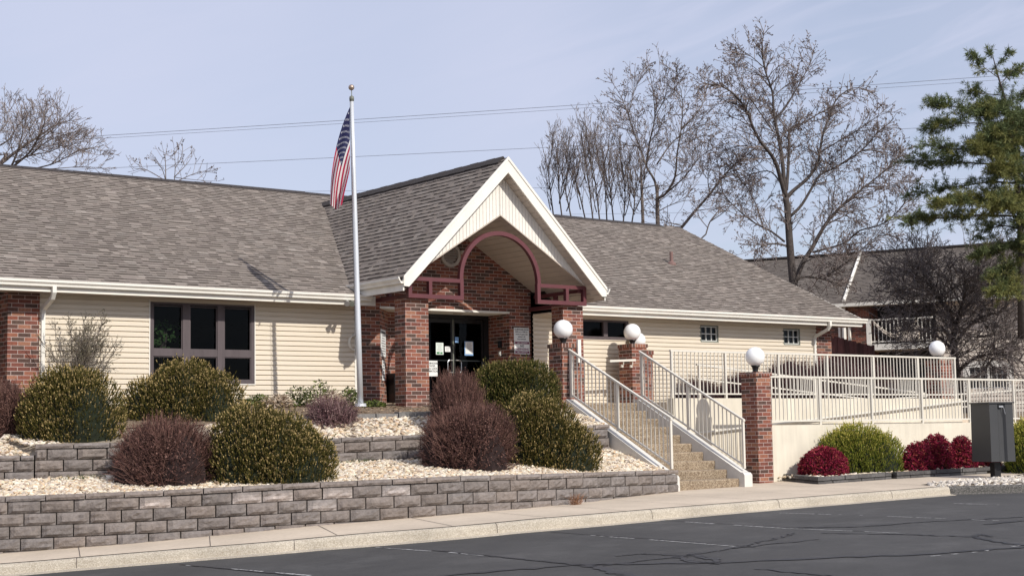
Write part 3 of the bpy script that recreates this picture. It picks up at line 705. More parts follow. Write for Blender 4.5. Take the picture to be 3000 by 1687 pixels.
# side and back walls, dark interior
mb = MB()
mb.face([(32.36,28.9,.2),(32.36,41.6,.2),(32.36,41.6,3.0),(32.36,35,6.1),(32.36,28.9,3.0)]); mb.face([(32.36,41.6,.2),(XL+.4,41.6,.2),(XL+.4,41.6,3),(32.36,41.6,3)])
mb.face([(9.85,29.3,.2),(9.85,30.2,.2),(9.85,30.2,2.8),(9.85,29.3,2.8)]); mb.face([(4,30.2,.2),(9.85,30.2,.2),(9.85,30.2,2.9),(4,30.2,2.9)]); mb.face([(XL+.4,41.6,.2),(XL+.4,30.2,.2),(XL+.4,30.2,2.9),(XL+.4,41.6,2.9)])
mb.build('end_wall', 'siding', CH)
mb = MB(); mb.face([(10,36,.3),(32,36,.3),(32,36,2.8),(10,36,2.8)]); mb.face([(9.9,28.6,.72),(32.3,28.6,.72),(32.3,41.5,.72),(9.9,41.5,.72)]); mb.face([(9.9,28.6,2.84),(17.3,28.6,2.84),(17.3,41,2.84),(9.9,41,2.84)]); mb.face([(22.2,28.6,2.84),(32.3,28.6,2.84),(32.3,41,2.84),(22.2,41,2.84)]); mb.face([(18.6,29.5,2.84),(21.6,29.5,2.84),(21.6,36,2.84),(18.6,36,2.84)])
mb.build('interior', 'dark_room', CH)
# windows
def window(x0, x1, z0, z1, cols, rows, fw, mw, y=YF, matn='window_wood', top=0, dep=.03):
    mb = MB(); f = y-dep
    mb.box(x0, x0+fw, f, y+.06, z0, z1); mb.box(x1-fw, x1, f, y+.06, z0, z1); mb.box(x0+fw, x1-fw, f, y+.06, z0, z0+fw); mb.box(x0+fw, x1-fw, f, y+.06, z1-max(top, fw*.6), z1)
    for (a, b) in cols: mb.box(a, b, f-.004, y+.05, z0+fw, z1-max(top, fw*.6))
    xs = [x0+fw]+[q for c in cols for q in c]+[x1-fw]
    for (a, b) in rows:
        for i in range(0, len(xs), 2): mb.box(xs[i], xs[i+1], f+.002, y+.05, a, b)
    w = mb.build('window', matn, CH)
    mb = MB(); mb.face([(x0+fw*.5,y+.03,z0+fw*.5),(x1-fw*.5,y+.03,z0+fw*.5),(x1-fw*.5,y+.03,z1-fw*.4),(x0+fw*.5,y+.03,z1-fw*.4)]); mb.build('pane', 'glass', w)
    return w
w1 = window(*W1, [(13.345,13.505),(14.10,14.255)], [(1.665,1.80)], .072, .1)
mb = MB()   # inner sash bevels of the big window
for xa, xb in ((W1[0]+.072, 13.345), (13.505, 14.10), (14.255, W1[1]-.072)):
    for za, zb in ((W1[2]+.072, 1.665), (1.80, 2.66)):
        mb.box(xa, xa+.018, YF-.012, YF+.02, za, zb); mb.box(xb-.018, xb, YF-.012, YF+.02, za, zb); mb.box(xa+.018, xb-.018, YF-.012, YF+.02, za, za+.018); mb.box(xa+.018, xb-.018, YF-.012, YF+.02, zb-.018, zb)
mb.build('sash', 'window_wood', w1)
window(*WB, [(24.27,24.40)], [], .075, .1)
for W in (WS1, WS2):
    mb = MB(); x0, x1, z0, z1 = W
    mb.box(x0, x0+.035, YF-.03, YF+.05, z0, z1); mb.box(x1-.035, x1, YF-.03, YF+.05, z0, z1); mb.box(x0+.035, x1-.035, YF-.03, YF+.05, z0, z0+.03); mb.box(x0+.035, x1-.035, YF-.03, YF+.05, z1-.03, z1)
    w = mb.build('window', 'dark_alu', CH)
    mb = MB(); a0, a1, b0, b1 = x0+.035, x1-.035, z0+.03, z1-.03
    mb.box(a0, a0+.02, YF-.01, YF+.04, b0, b1); mb.box(a1-.02, a1, YF-.01, YF+.04, b0, b1); mb.box(a0+.02, a1-.02, YF-.01, YF+.04, b0, b0+.022); mb.box(a0+.02, a1-.02, YF-.01, YF+.04, b1-.022, b1)
    for q in (1/3, 2/3): mb.box(lerp(a0, a1, q)-.011, lerp(a0, a1, q)+.011, YF-.006, YF+.03, b0+.022, b1-.022)
    mb.box(a0+.02, a1-.02, YF-.003, YF+.028, (b0+b1)/2-.012, (b0+b1)/2+.012); mb.build('muntin', 'alu', w)
    mb = MB(); mb.face([(a0,YF+.03,b0),(a1,YF+.03,b0),(a1,YF+.03,b1),(a0,YF+.03,b1)]); mb.build('pane', 'glass', w)
    mb = MB()
    for k in range(14):
        q = lerp(a0, a1, k/14); q2 = lerp(a0, a1, (k+1)/14); d = .02*(k % 2); mb.face([(q,YF+.10+d,b0),(q2,YF+.12-d,b0),(q2,YF+.12-d,b1),(q,YF+.10+d,b1)])
    mb.build('curtain', 'curtain', w)
# ---- porch roof
XP, ZP = 19.87, 5.93
mb = MB(); q2 = math.sqrt(.5)
def vlim(sgn):
    def f(v):
        z = 3.22+v*q2; return (26.33, YE+(z-ZE)/SL) if sgn < 0 else (-(YE+(z-ZE)/SL), -26.33)
    return f
shingles(mb, (XP-2.71, 0, ZP-2.71), (0,-1,0), (q2,0,q2), 2.71/q2, lambda v: vlim(1)(v), 11, dark=.86)
shingles(mb, (XP+2.71, 0, ZP-2.71), (0,1,0), (-q2,0,q2), 2.71/q2, lambda v: vlim(-1)(v), 12, dark=.86)
pr = mb.build('porch_roof', 'shingle', CH)
mb = MB()
for k, y in enumerate(np.arange(26.5, 34.1, .31)):
    z = ZP+.02+.006*(k % 2)
    for sg in (-1, 1): mb.hexa([(XP,y,z),(XP,y+.30,z),(XP+sg*.13,y+.30,z-.145),(XP+sg*.13,y,z-.145),(XP,y,z+.035),(XP,y+.30,z+.035),(XP+sg*.155,y+.30,z-.115),(XP+sg*.155,y,z-.115)])
mb.build('ridge_cap', 'ridge_cap', pr)
mb = MB()   # deck
for sg in (-1, 1):
    yv = YE+(3.22-ZE)/SL; yr = YE+(ZP-ZE)/SL
    a = [(XP,26.37,ZP-.006),(XP,yr,ZP-.006),(XP+sg*2.70,yv,ZP-2.706),(XP+sg*2.70,26.37,ZP-2.706)]
    mb.face(a); mb.face([(p[0],p[1],p[2]-.06) for p in a]); mb.face([a[2],a[3],(a[3][0],a[3][1],a[3][2]-.06),(a[2][0],a[2][1],a[2][2]-.06)])
mb.build('porch_deck', 'ridge_cap', pr)
# rake boards
mb = MB()
for sg in (-1, 1):
    X = lambda d: XP+sg*d
    poly = [(X(0),5.935),(X(2.69),3.245),(X(2.69),3.048),(X(2.565),3.04),(X(0),5.605)]
    mb.prism([(x, z) for x, z in poly], 1, 26.33, 26.368)
    mb.prism([(X(0),5.95),(X(2.70),3.25),(X(2.70),3.18),(X(0),5.88)], 1, 26.312, 26.332)
mb.build('rake_board', 'trim', CH)
# soffit of the rake and eaves, planks running across the slope
mb = MB()
def planks(X0, Z0, sl, sg, d0, d1, y0, y1, w=.13, g=.020):
    d = d0
    while d < d1-.01:
        e = min(d+w, d1); h = .006
        mb.face([(X0+sg*(d+g),y0,Z0-sl*(d+g)),(X0+sg*e,y0,Z0-sl*e),(X0+sg*e,y1,Z0-sl*e),(X0+sg*(d+g),y1,Z0-sl*(d+g))])
        mb.face([(X0+sg*d,y0,Z0-sl*d+.035),(X0+sg*(d+g),y0,Z0-sl*(d+g)),(X0+sg*(d+g),y1,Z0-sl*(d+g)),(X0+sg*d,y1,Z0-sl*d+.035)])
        d = e
for sg in (-1, 1):
    planks(XP, 5.625, 1.0, sg, 0, 2.66, 26.368, 26.66, .115)
    planks(XP, 5.625, 1.0, sg, 2.25, 2.66, 26.66, 28.1, .115)
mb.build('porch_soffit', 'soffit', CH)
mb = MB()
for sg in (-1, 1): planks(XP, 4.735, .615, sg, 0, 2.33, 26.65, YW, .15)
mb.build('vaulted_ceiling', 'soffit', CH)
# vertical panel
mb = MB(); x = XP-2.31
while x < XP+2.31:
    a, b = x, min(x+.088, XP+2.31); cuts = [a, b] if not a < XP < b else [a, XP, b]
    for p, q in zip(cuts[:-1], cuts[1:]):
        p2 = p+.010
        t = lambda xx: 5.625-abs(xx-XP); v = lambda xx: 4.735-.615*abs(xx-XP)
        mb.face([(p2,26.65,v(p2)),(q,26.65,v(q)),(q,26.65,t(q)),(p2,26.65,t(p2))]); mb.face([(p,26.675,v(p)),(p2,26.65,v(p2)),(p2,26.65,t(p2)),(p,26.675,t(p))])
    x = b
mb.build('gable_panel', 'panel', CH)
mb = MB()
for sg in (-1, 1): mb.prism([(XP,4.738),(XP+sg*2.3,4.738-.615*2.3),(XP+sg*2.3,4.71-.615*2.3),(XP,4.71)], 1, 26.635, 26.66)
mb.build('panel_edge', 'soffit', CH)
# porch gutters and fascia
for sg in (-1, 1):
    X = lambda d: XP+sg*d
    mb = MB(); mb.prism([(X(2.69),3.235),(X(2.69),3.10),(X(2.755),3.10),(X(2.77),3.14),(X(2.81),3.19),(X(2.815),3.235),(X(2.80),3.235),(X(2.76),3.15),(X(2.70),3.12)], 1, 26.345, 28.42); mb.build('gutter', 'trim_dirty', CH)
    mb = MB(); mb.box(min(X(2.66), X(2.69)), max(X(2.66), X(2.69)), 26.37, 28.35, 2.955, 3.22); mb.build('fascia', 'trim_dirty', CH)
# porch columns
for xa in (17.50, 21.665):
    mb = MB(); mb.box(xa, xa+.575, 26.79, 27.19, .3, 2.852); mb.build('porch_column', 'brick', CH)
# maroon arch frame
mb = MB(); y0, y1 = 26.65, 26.745
for sg in (-1, 1):
    X = lambda d: XP+sg*d
    def bx(d0, d1, z0, z1, ya=y0, yb=y1): mb.box(min(X(d0), X(d1)), max(X(d0), X(d1)), ya, yb, z0, z1)
    bx(.985, 2.372, 2.852, 2.938); bx(1.075, 2.30, 3.21, 3.29); bx(2.285, 2.372, 2.938, 3.21) ; bx(1.785, 1.865, 2.938, 3.21); bx(.985, 1.072, 2.938, 3.29)
    if sg > 0: bx(2.30, 2.372, 3.21, 3.29)
    else: bx(2.30, 2.372, 3.21, 3.25)
    # side beams running back to the wall
    bx(2.20, 2.29, 2.862, 2.945, y1, YW); bx(2.20, 2.29, 3.14, 3.215, y1, YW-.2); bx(2.205, 2.285, 2.945, 3.14, 27.55, 27.64)
    for q in (1.785, .985): bx(q+.002, q+.085, 3.0, 3.06, y1, y1+.005)
ro, ri = 1.085, .995
N = 44; A = [(XP+ro*math.cos(t), 3.29+ro*math.sin(t)*1.0, XP+ri*math.cos(t), 3.29+ri*math.sin(t)) for t in np.linspace(0, math.pi, N)]
for a, b in zip(A[:-1], A[1:]):
    for (pa, pb, qa, qb) in (((a[0],a[1]), (b[0],b[1]), (a[2],a[3]), (b[2],b[3])),):
        mb.hexa([(qa[0],y0,qa[1]),(pa[0],y0,pa[1]),(pa[0],y1,pa[1]),(qa[0],y1,qa[1]),(qb[0],y0,qb[1]),(pb[0],y0,pb[1]),(pb[0],y1,pb[1]),(qb[0],y1,qb[1])])
mb.build('arch_frame', 'maroon', CH)
# round louvre vent
mb = MB(); vc = (19.86, YW-.05, 4.05); n = 32
for k in range(n):
    t0, t1 = 2*math.pi*k/n, 2*math.pi*(k+1)/n
    P = lambda r, t, y: (vc[0]+r*math.cos(t), y, vc[2]+r*math.sin(t))
    mb.face([P(.20,t0,YW-.05),P(.27,t0,YW-.05),P(.27,t1,YW-.05),P(.20,t1,YW-.05)]); mb.face([P(.27,t0,YW-.05),P(.27,t0,YW),P(.27,t1,YW),P(.27,t1,YW-.05)]); mb.face([P(.20,t0,YW-.05),P(.20,t1,YW-.05),P(.20,t1,YW),P(.20,t0,YW)])
vt = mb.build('round_vent', 'vent_paint', CH)
mb = MB()
for z in np.arange(-.18, .18, .055):
    w = math.sqrt(max(0, .04-z*z))
    if w > .03: mb.face([(vc[0]-w,YW-.035,vc[2]+z),(vc[0]+w,YW-.035,vc[2]+z),(vc[0]+w,YW-.004,vc[2]+z+.05),(vc[0]-w,YW-.004,vc[2]+z+.05)])
mb.build('louvre', 'vent_paint', vt)
# ---- entrance doors
YD = 29.42
mb = MB()
for (a, b, c, d) in ((19.02,19.08,.7,2.79),(21.42,21.50,.7,2.79),(19.08,21.42,2.70,2.79),(19.56,19.62,.7,2.70),(21.36,21.42,.7,2.70)): mb.box(a, b, YD-.06, YD+.04, c, d)
ef = mb.build('entrance_frame', 'black', CH)
mb = MB(); mb.face([(19.08,YD,.75),(19.56,YD,.75),(19.56,YD,2.70),(19.08,YD,2.70)]); mb.build('side_light', 'glass', ef)
for i, (a, b) in enumerate(((19.63, 20.485), (20.495, 21.35))):
    mb = MB(); mb.box(a, a+.055, YD-.045, YD, .74, 2.69); mb.box(b-.055, b, YD-.045, YD, .74, 2.69); mb.box(a+.055, b-.055, YD-.045, YD, .74, .92); mb.box(a+.055, b-.055, YD-.045, YD, 2.60, 2.69)
    dr = mb.build('door', 'black', CH)
    mb = MB(); mb.face([(a+.05,YD-.02,.9),(b-.05,YD-.02,.9),(b-.05,YD-.02,2.62),(a+.05,YD-.02,2.62)]); mb.build('pane', 'glass', dr)
    mb = MB(); mb.tube([(a+.06,YD-.005,1.735),(b-.06,YD-.005,1.735)], .014, 6); mb.build('push_bar', 'steel', dr)
    hx = b-.10 if i == 0 else a+.10; mb = MB()
    sgn = -1 if i == 0 else 1
    mb.tube([(hx-sgn*.06,YD-.05,1.74),(hx-sgn*.06,YD-.10,1.74),(hx+sgn*.05,YD-.10,1.74),(hx+sgn*.085,YD-.10,1.70),(hx+sgn*.085,YD-.10,1.50),(hx+sgn*.05,YD-.10,1.46),(hx-sgn*.06,YD-.10,1.46),(hx-sgn*.06,YD-.05,1.46)], .013, 6); mb.build('handle', 'steel', dr)
mb = MB(); mb.box(20.475, 20.505, YD-.055, YD-.046, .74, 2.69); mb.build('astragal', 'dark_alu', CH)
# house plant behind the big window
hp = thing('house_plant', (13.05, 28.95, .72), 'leafy green houseplant seen behind the left pane of the big dark window', 'plant')
mb = MB(); rng = random.Random(31)
for k in range(190):
    x, y, z = rng.gauss(12.98, .22), rng.uniform(28.66, 28.9), rng.uniform(1.75, 2.40); s_ = rng.uniform(.03, .055); d = Vector((rng.uniform(-1,1), rng.uniform(-.6,.2), rng.uniform(-.9,.3))).normalized(); q = d.cross(Vector((0,-1,.4))).normalized()
    p = Vector((x, y, z)); g = rng.uniform(.6, 1.4); mb.face([p, p+d*s_+q*s_*.55, p+d*s_*2.1, p+d*s_-q*s_*.55], (.10*g, .20*g, .06*g))
mb.build('foliage', 'leafy', hp)
mb = MB()
for k in range(7): mb.tube([(13.0+rng.uniform(-.05,.05),28.8,1.0),(13.0+rng.uniform(-.2,.2),28.78,2.2)], .012, 5)
mb.lathe((13.0,28.82,.74), [(0,0),(.13,0),(.18,.36),(.0,.34)], 14); mb.build('stem', 'bark', hp)
# ---- signs and papers
def bars(parent, x0, x1, z0, z1, y, n, mat='ink_soft', hfrac=.38, rot=None, seed=1, off=.002):
    rng = random.Random(seed); mb = MB(); h = (z1-z0)/n
    for k in range(n):
        w = (x1-x0)*rng.uniform(.6, .98); c = (x0+x1)/2; z = z1-h*(k+.5); xx = c-w/2
        while xx < c+w/2-.003:
            ww = rng.uniform(.25, .8)*h*2.2; e = min(xx+ww, c+w/2); mb.face([(xx,y-off,z-h*hfrac/2),(e,y-off,z-h*hfrac/2),(e,y-off,z+h*hfrac/2),(xx,y-off,z+h*hfrac/2)]); xx = e+h*.28
    if rot:
        (cx, cy, ang) = rot; c, s_ = math.cos(ang), math.sin(ang); mb.v = [(cx+(p[0]-cx)*c-(p[1]-cy)*s_, cy+(p[0]-cx)*s_+(p[1]-cy)*c, p[2]) for p in mb.v]
    mb.build('print', mat, parent)
def board(name, x0, x1, z0, z1, y, label, mat='paper', cat='sign', th=.006, rot=None):
    o = thing(name, ((x0+x1)/2, y, z0), label, cat); mb = MB(); mb.box(x0, x1, y-th, y, z0, z1)
    if rot: (cx, cy, ang) = rot; c, s_ = math.cos(ang), math.sin(ang); mb.v = [(cx+(p[0]-cx)*c-(p[1]-cy)*s_, cy+(p[0]-cx)*s_+(p[1]-cy)*c, p[2]) for p in mb.v]
    mb.build('panel', mat, o); return o
ys = YW-.002
s1 = board('hours_sign', 21.625, 22.062, 2.172, 2.472, ys, 'square white sign reading CLUBHOUSE HOURS on the brick wall right of the doors', cat='sign'); yt = ys-.0075
for t, z, s_ in (('CLUBHOUSE HOURS', 2.432, .044), ('8:00 am to 10:00 pm', 2.376, .042), ('owners & guest only', 2.322, .042), ('violators will', 2.268, .042), ('be prosecuted', 2.212, .042)): text('lettering', t, s_, (21.843, yt, z), 0, 'ink', s1)
mb = MB(); mb.face([(21.66,yt,2.410),(22.03,yt,2.410),(22.03,yt,2.413),(21.66,yt,2.413)]); mb.build('underline', 'ink', s1)
s2 = board('trespassing_sign', 21.632, 22.075, 1.868, 2.168, ys, 'NO TRESPASSING sign with two purple bars, below the hours sign', cat='sign')
mb = MB()
for z in (2.098, 1.885): mb.box(21.65, 22.058, ys-.009, ys-.0062, z, z+.052)
mb.build('purple_bar', 'ink_purple', s2)
for z in (2.124, 1.911): text('lettering', 'SUBJECT TO PROSECUTION', .024, (21.854, ys-.0105, z), 0, 'paper', s2)
text('lettering', 'NO', .072, (21.854, yt, 2.052), 0, 'ink', s2); text('lettering', 'TRESPASSING', .066, (21.854, yt, 1.978), 0, 'ink_purple', s2)
ang = math.atan2(29.30-YW, 18.68-17.99); rc = (17.99, YW, ang)
s3 = board('rules_sign', 18.07, 18.66, 1.76, 2.345, YW-.002, 'large white rules sign on the angled brick wall beside the left porch column', rot=rc)
bars(s3, 18.12, 18.61, 2.25, 2.32, YW-.0085, 1, 'ink', .6, rc, 2); bars(s3, 18.11, 18.63, 1.80, 2.24, YW-.0085, 8, 'ink_soft', .42, rc, 3)
s4 = board('notice_sign', 18.23, 18.52, 1.24, 1.68, YW-.002, 'narrow white notice below the large rules sign on the angled brick wall', rot=rc); bars(s4, 18.25, 18.50, 1.27, 1.66, YW-.0085, 6, 'ink_soft', .5, rc, 4)
yp = YD-.062
def r2(x, y): return atY(1240+.16559*x, 880+.16559*y, yp)
def paper(name, a, b, label, mat='paper'):
    p, q = r2(*a), r2(*b); return board(name, min(p[0], q[0]), max(p[0], q[0]), min(p[2], q[2]), max(p[2], q[2]), yp, label, mat, 'paper notice', .003)
n1 = paper('door_notice', (222,745), (357,958), 'pale green notice with two green squares taped to the left glass door', 'paper_green'); p, q = r2(222,745), r2(357,958)
bars(n1, p[0]+.02, q[0]-.02, q[2]+.07, p[2]-.02, yp-.002, 9, 'ink_soft', .3, None, 5)
mb = MB(); mb.face([(p[0]+.02,yp-.006,q[2]+.015),(p[0]+.10,yp-.006,q[2]+.015),(p[0]+.10,yp-.006,q[2]+.06),(p[0]+.02,yp-.006,q[2]+.06)]); mb.face([(q[0]-.09,yp-.006,q[2]+.015),(q[0]-.025,yp-.006,q[2]+.015),(q[0]-.025,yp-.006,q[2]+.055),(q[0]-.09,yp-.006,q[2]+.055)]); mb.build('green_square', 'green_ink', n1)
n2 = paper('door_notice', (382,812), (480,908), 'small square white notice on the left glass door'); p, q = r2(382,812), r2(480,908); bars(n2, p[0]+.015, q[0]-.015, q[2]+.015, p[2]-.015, yp-.002, 6, 'ink_soft', .3, None, 6)
n3 = paper('door_notice', (728,722), (884,975), 'white notice with a blue border on the right glass door', 'paper_blue'); p, q = r2(742,730), r2(876,948)
mb = MB(); mb.box(p[0], q[0], yp-.006, yp-.0035, q[2], p[2]); mb.build('sheet', 'paper', n3); bars(n3, p[0]+.015, q[0]-.015, q[2]+.09, p[2]-.02, yp-.006, 8, 'ink_soft', .35, None, 7)
n4 = paper('door_notice', (20,1062), (253,1340), 'large white notice low on the side glass, partly behind the left porch column'); p, q = r2(20,1062), r2(253,1340)
for k, t in enumerate(('CLUBHOUSE', 'DOOR', 'WILL LOCK', 'AUTOMATICALLY')): text('lettering', t, .058, ((p[0]+q[0])/2+.02, yp-.0045, lerp(p[2], q[2], .17+.17*k)), 0, 'ink', n4)
n5 = paper('tape_tag', (560,645), (625,745), 'scrap of blue tape on the door edge above the handles', 'paper_blue')
# intercom, camera, trash bin, flood light
o = thing('intercom', (21.49, 28.85, 1.9), 'small black wall unit on the brick beside the doors', 'intercom'); mb = MB(); mb.box(21.45, 21.498, 28.84, 28.94, 2.02, 2.18); mb.lathe((21.45,28.89,2.1), [(.0,-.02),(.03,-.02),(.03,.02),(0,.02)], 10); mb.build('housing', 'black', o)
o = thing('door_button', (21.49, 28.9, 1.8), 'small grey button box below the black wall unit by the doors', 'switch'); mb = MB(); mb.box(21.46, 21.498, 28.87, 28.93, 1.84, 1.94); mb.box(21.45, 21.46, 28.885, 28.915, 1.87, 1.91); mb.build('housing', 'alu', o)
o = thing('security_camera', (20.14, YW, 4.1), 'small white camera on the brick beside the round vent', 'camera'); mb = MB(); mb.box(20.13, 20.19, YW-.10, YW, 4.10, 4.16); mb.tube([(20.16,YW-.14,4.09),(20.16,YW-.03,4.13)], .035, 10); mb.build('housing', 'trim', o)
o = thing('trash_bin', (18.78, 28.92, .75), 'tall black bin standing behind the left porch column', 'bin')
tb = (18.70, 28.98); mb = MB()
for (z0, z1, a, b) in ((.74, 1.36, .155, .20),):
    mb.hexa([(tb[0]-a,tb[1]-a,z0),(tb[0]+a,tb[1]-a,z0),(tb[0]+a,tb[1]+a,z0),(tb[0]-a,tb[1]+a,z0),(tb[0]-b,tb[1]-b,z1),(tb[0]+b,tb[1]-b,z1),(tb[0]+b,tb[1]+b,z1),(tb[0]-b,tb[1]+b,z1)])
mb.build('body', 'black', o); mb = MB(); mb.box(tb[0]-.22, tb[0]+.22, tb[1]-.22, tb[1]+.22, 1.36, 1.40); mb.build('rim', 'black', o)
o = thing('flood_light', (16.75, 27.9, 2.8), 'small twin flood light under the gutter left of the flagpole', 'light'); mb = MB(); mb.box(16.86, 16.93, YE-.03, YE, 2.80, 2.87); mb.build('bracket', 'alu', o)
for dx in (-.09, .03):
    mb = MB(); mb.tube([(16.86+dx,27.86,2.84),(16.80+dx,27.78,2.79),(16.78+dx,27.75,2.775)], [.025,.055,.06], 10); mb.build('lamp_head', 'dark_alu' if dx > 0 else 'steel', o)
# wall reel behind the pole (pale coil on the corner trim)
o = thing('hose_reel', (17.30, 28.45, 2.0), 'round pale cable coil hung on the siding corner behind the flagpole', 'coil'); mb = MB()
for k in range(3): mb.tube([(17.27+.15*math.cos(t)*(1-.07*k), 28.43-.018*k, 2.02+.15*math.sin(t)*(1+.05*k)) for t in np.linspace(0, 2*math.pi, 22)], .010, 6)
mb.build('coil', 'trim', o); mb = MB(); mb.box(17.24, 17.30, 28.44, 28.478, 2.14, 2.20); mb.build('hook', 'alu', o)
# ================================================================== STAIRS
ST = thing('staircase', (21.6, 22.3, -1.1), 'exposed aggregate steps with pale concrete side walls climbing to the porch', 'stairs')
mb = MB(); rise, run = .176, .334
for k in range(10):
    z1 = -1.1+rise*(k+1); y = 22.30+run*k; z0 = z1-rise-.02 if k else -1.2
    prof = [(y+.02, z0), (y, z1-.035), (y+.006, z1-.012), (y+.03, z1), (y+run+.05 if k < 9 else 26.9, z1), (y+run+.05 if k < 9 else 26.9, z0)]
    mb.prism([(a, b) for a, b in prof], 0, 20.72, 22.48)
mb.build('steps', 'step_agg', ST)
for (xa, xb, name) in ((20.49, 20.72, 'l'), (22.48, 22.70, 'r')):
    mb = MB(); poly = [(22.15,-1.25),(22.15,-.86),(22.19,-.815),(22.26,-.80),(25.28,.735),(25.45,.74),(25.45,-1.2)]
    mb.prism(poly, 0, xa, xb)
    mb.build('stringer_wall', 'stringer', ST)
mb = MB(); mb.box(20.72, 25.0, 26.9, 28.5, .4, .66); mb.box(22.70, 25.5, 24.62, 26.9, .4, .655); mb.box(17.9, 20.72, 25.4, 28.5, .4, .655); mb.box(17.99, 21.5, 28.5, 29.6, .4, .735); mb.build('landing', 'concrete', kind='structure')
# ================================================================== RAILINGS
def railing(name, p0, p1, label, group, posts, h0, htop, bal=.119):
    # p0,p1: base line points (x,y,z of the base); rails follow the base line
    p0, p1 = np.array(p0, float), np.array(p1, float); o = thing(name, tuple(p0), label, 'railing', group)
    d = p1-p0; L = np.linalg.norm(d[:2]); dh = d/L; u = np.array([dh[0], dh[1], 0]); n = np.array([-u[1], u[0], 0]); up = np.array([0,0,1.])
    P = lambda s, z: p0+dh*s+up*z
    def bar(s0, s1, z, hw, hh, nm):
        mb = MB(); c = (P(s0, z)+P(s1, z))/2; mb.obox(c, (P(s1, z)-P(s0, z))/2, n*hw, up*hh); return mb.build(nm, 'rail', o)
    bar(-.02, L+.02, htop, .028, .02, 'top_rail'); bar(0, L, h0, .02, .016, 'bottom_rail')
    for s in posts:
        mb = MB(); mb.obox(P(s, (htop-.02)/2), u*.024, n*.0245, up*((htop-.02)/2)); mb.build('post', 'rail', o)
    nb = int(L/bal) if bal else 0; k = 0; rest = MB()
    for i in range(1, nb+1):
        s = i*L/(nb+1)
        if any(abs(s-q) < .045 for q in posts): continue
        mb = MB() if k < 100 else rest; z0, z1 = h0+.012, htop-.018
        c = (P(s, z0)+P(s, z1))/2; mb.obox(c, u*.0085, n*.0085, up*((z1-z0)/2))
        if k < 100: mb.build('baluster', 'rail', o)
        k += 1
    if rest.f: tag(rest.build('baluster', 'rail', o), kind='stuff')
    return o
railing('stair_railing', (20.60, 22.22, -.70), (20.60, 25.27, .775), 'sloping pale stair handrail ending at the wall of grey blocks', 'stair railings', [0.02, 1.56, 3.02], .065, .98)
railing('stair_railing', (22.59, 22.24, -.745), (22.59, 25.29, .775), 'sloping pale stair handrail ending beside the tall brick lamp pillar', 'stair railings', [0.02, 1.60, 3.02], .065, .98)
railing('ramp_railing', (23.98, 23.0, .125), (37.5, 23.0, .125), 'long level pale railing on the front ramp wall, above the red bushes', 'ramp railings', [1.72, 3.43, 5.18, 6.93, 8.68, 10.43, 12.2, 13.5], .085, 1.02)
railing('ramp_railing', (22.75, 24.5, .735), (32.42, 24.5, .735), 'higher pale railing on the rear ramp wall, ending by the far lamp', 'ramp railings', [.02, 1.62, 3.30, 4.93, 6.55, 8.2, 9.65], .095, 1.01)
railing('ramp_railing', (25.3, 26.35, .62), (33.5, 26.35, -.02), 'sloping pale railing behind the rear ramp wall, in front of the dark hedge', 'ramp railings', [.05, 2.0, 4.0, 6.0, 8.1], .62, .95, bal=0)
# far return of the ramp, seen through the front railing at the right
railing('ramp_railing', (33.0, 26.9, -.15), (37.6, 23.9, .12), 'short pale railing at the far turn of the ramp', 'ramp railings', [.05, 1.8, 3.6, 5.4], .62, .96, bal=0)
rw = MB(); rw.box(23.70, 38.0, 23.0-.09, 23.0+.09, -1.6, .125); rw.build('ramp_wall', 'stucco'); 
tag(bpy.data.objects['ramp_wall'], 'low pale stucco wall along the front of the ramp behind the shrubs', 'wall')
mb = MB(); mb.box(22.72, 32.52, 24.42, 24.60, -1.3, .735)
tag(mb.build('ramp_wall', 'stucco'), 'rear pale stucco ramp wall carrying the higher railing', 'wall')
mb = MB()   # the ramp runs themselves
mb.hexa([(22.72,23.09,-1.3),(36,23.09,-1.2),(36,24.42,-1.2),(22.72,24.42,-1.3),(22.72,23.09,-1.05),(36,23.09,.05),(36,24.42,.05),(22.72,24.42,-1.05)])
mb.hexa([(24.9,24.60,-.4),(36,24.60,-.6),(36,26.3,-.6),(24.9,26.3,-.4),(24.9,24.60,.63),(36,24.60,.06),(36,26.3,.06),(24.9,26.3,.63)])
mb.hexa([(32.5,24.42,-.9),(38,24.42,-.9),(38,24.6,-.9),(32.5,24.6,-.9),(32.5,24.42,-.02),(38,24.42,.055),(38,24.6,.055),(32.5,24.6,-.02)])
mb.build('ramp', 'concrete', kind='structure')
# small wall handrail on the second pillar
o = thing('wall_handrail', (24.0, 27.4, 1.66), 'short pale handrail bracketed to the brick pillar at the top of the ramp', 'handrail')
mb = MB(); mb.obox((24.0,27.50,1.70), (.40,0,.018), (0,.025,0), (0,0,.026)); mb.build('bar', 'rail', o)
for x in (24.05, 24.33): mb = MB(); mb.tube([(x,27.51,1.68),(x,27.52,1.60),(x,27.585,1.575)], .012, 6); mb.lathe((x,27.57,1.575), [(0,-.035),(.035,-.03),(.035,.03),(0,.035)], 10); mb.build('bracket', 'rail', o)
hA, hB = atY(2050, 1268, 24.34), atY(2836, 1174, 24.34)
o = thing('wall_handrail', tuple(hA), 'pale handrail sloping up along the rear ramp wall, seen through the front railing', 'handrail')
mb = MB(); mb.tube([hA, hB], .024, 8); mb.build('bar', 'rail', o)
for q in np.linspace(.05, .97, 6): p = lerp(hA, hB, q); mb = MB(); mb.tube([p, p+np.array([0,.01,-.06]), p+np.array([0,.085,-.07])], .010, 5); mb.build('bracket', 'rail', o)
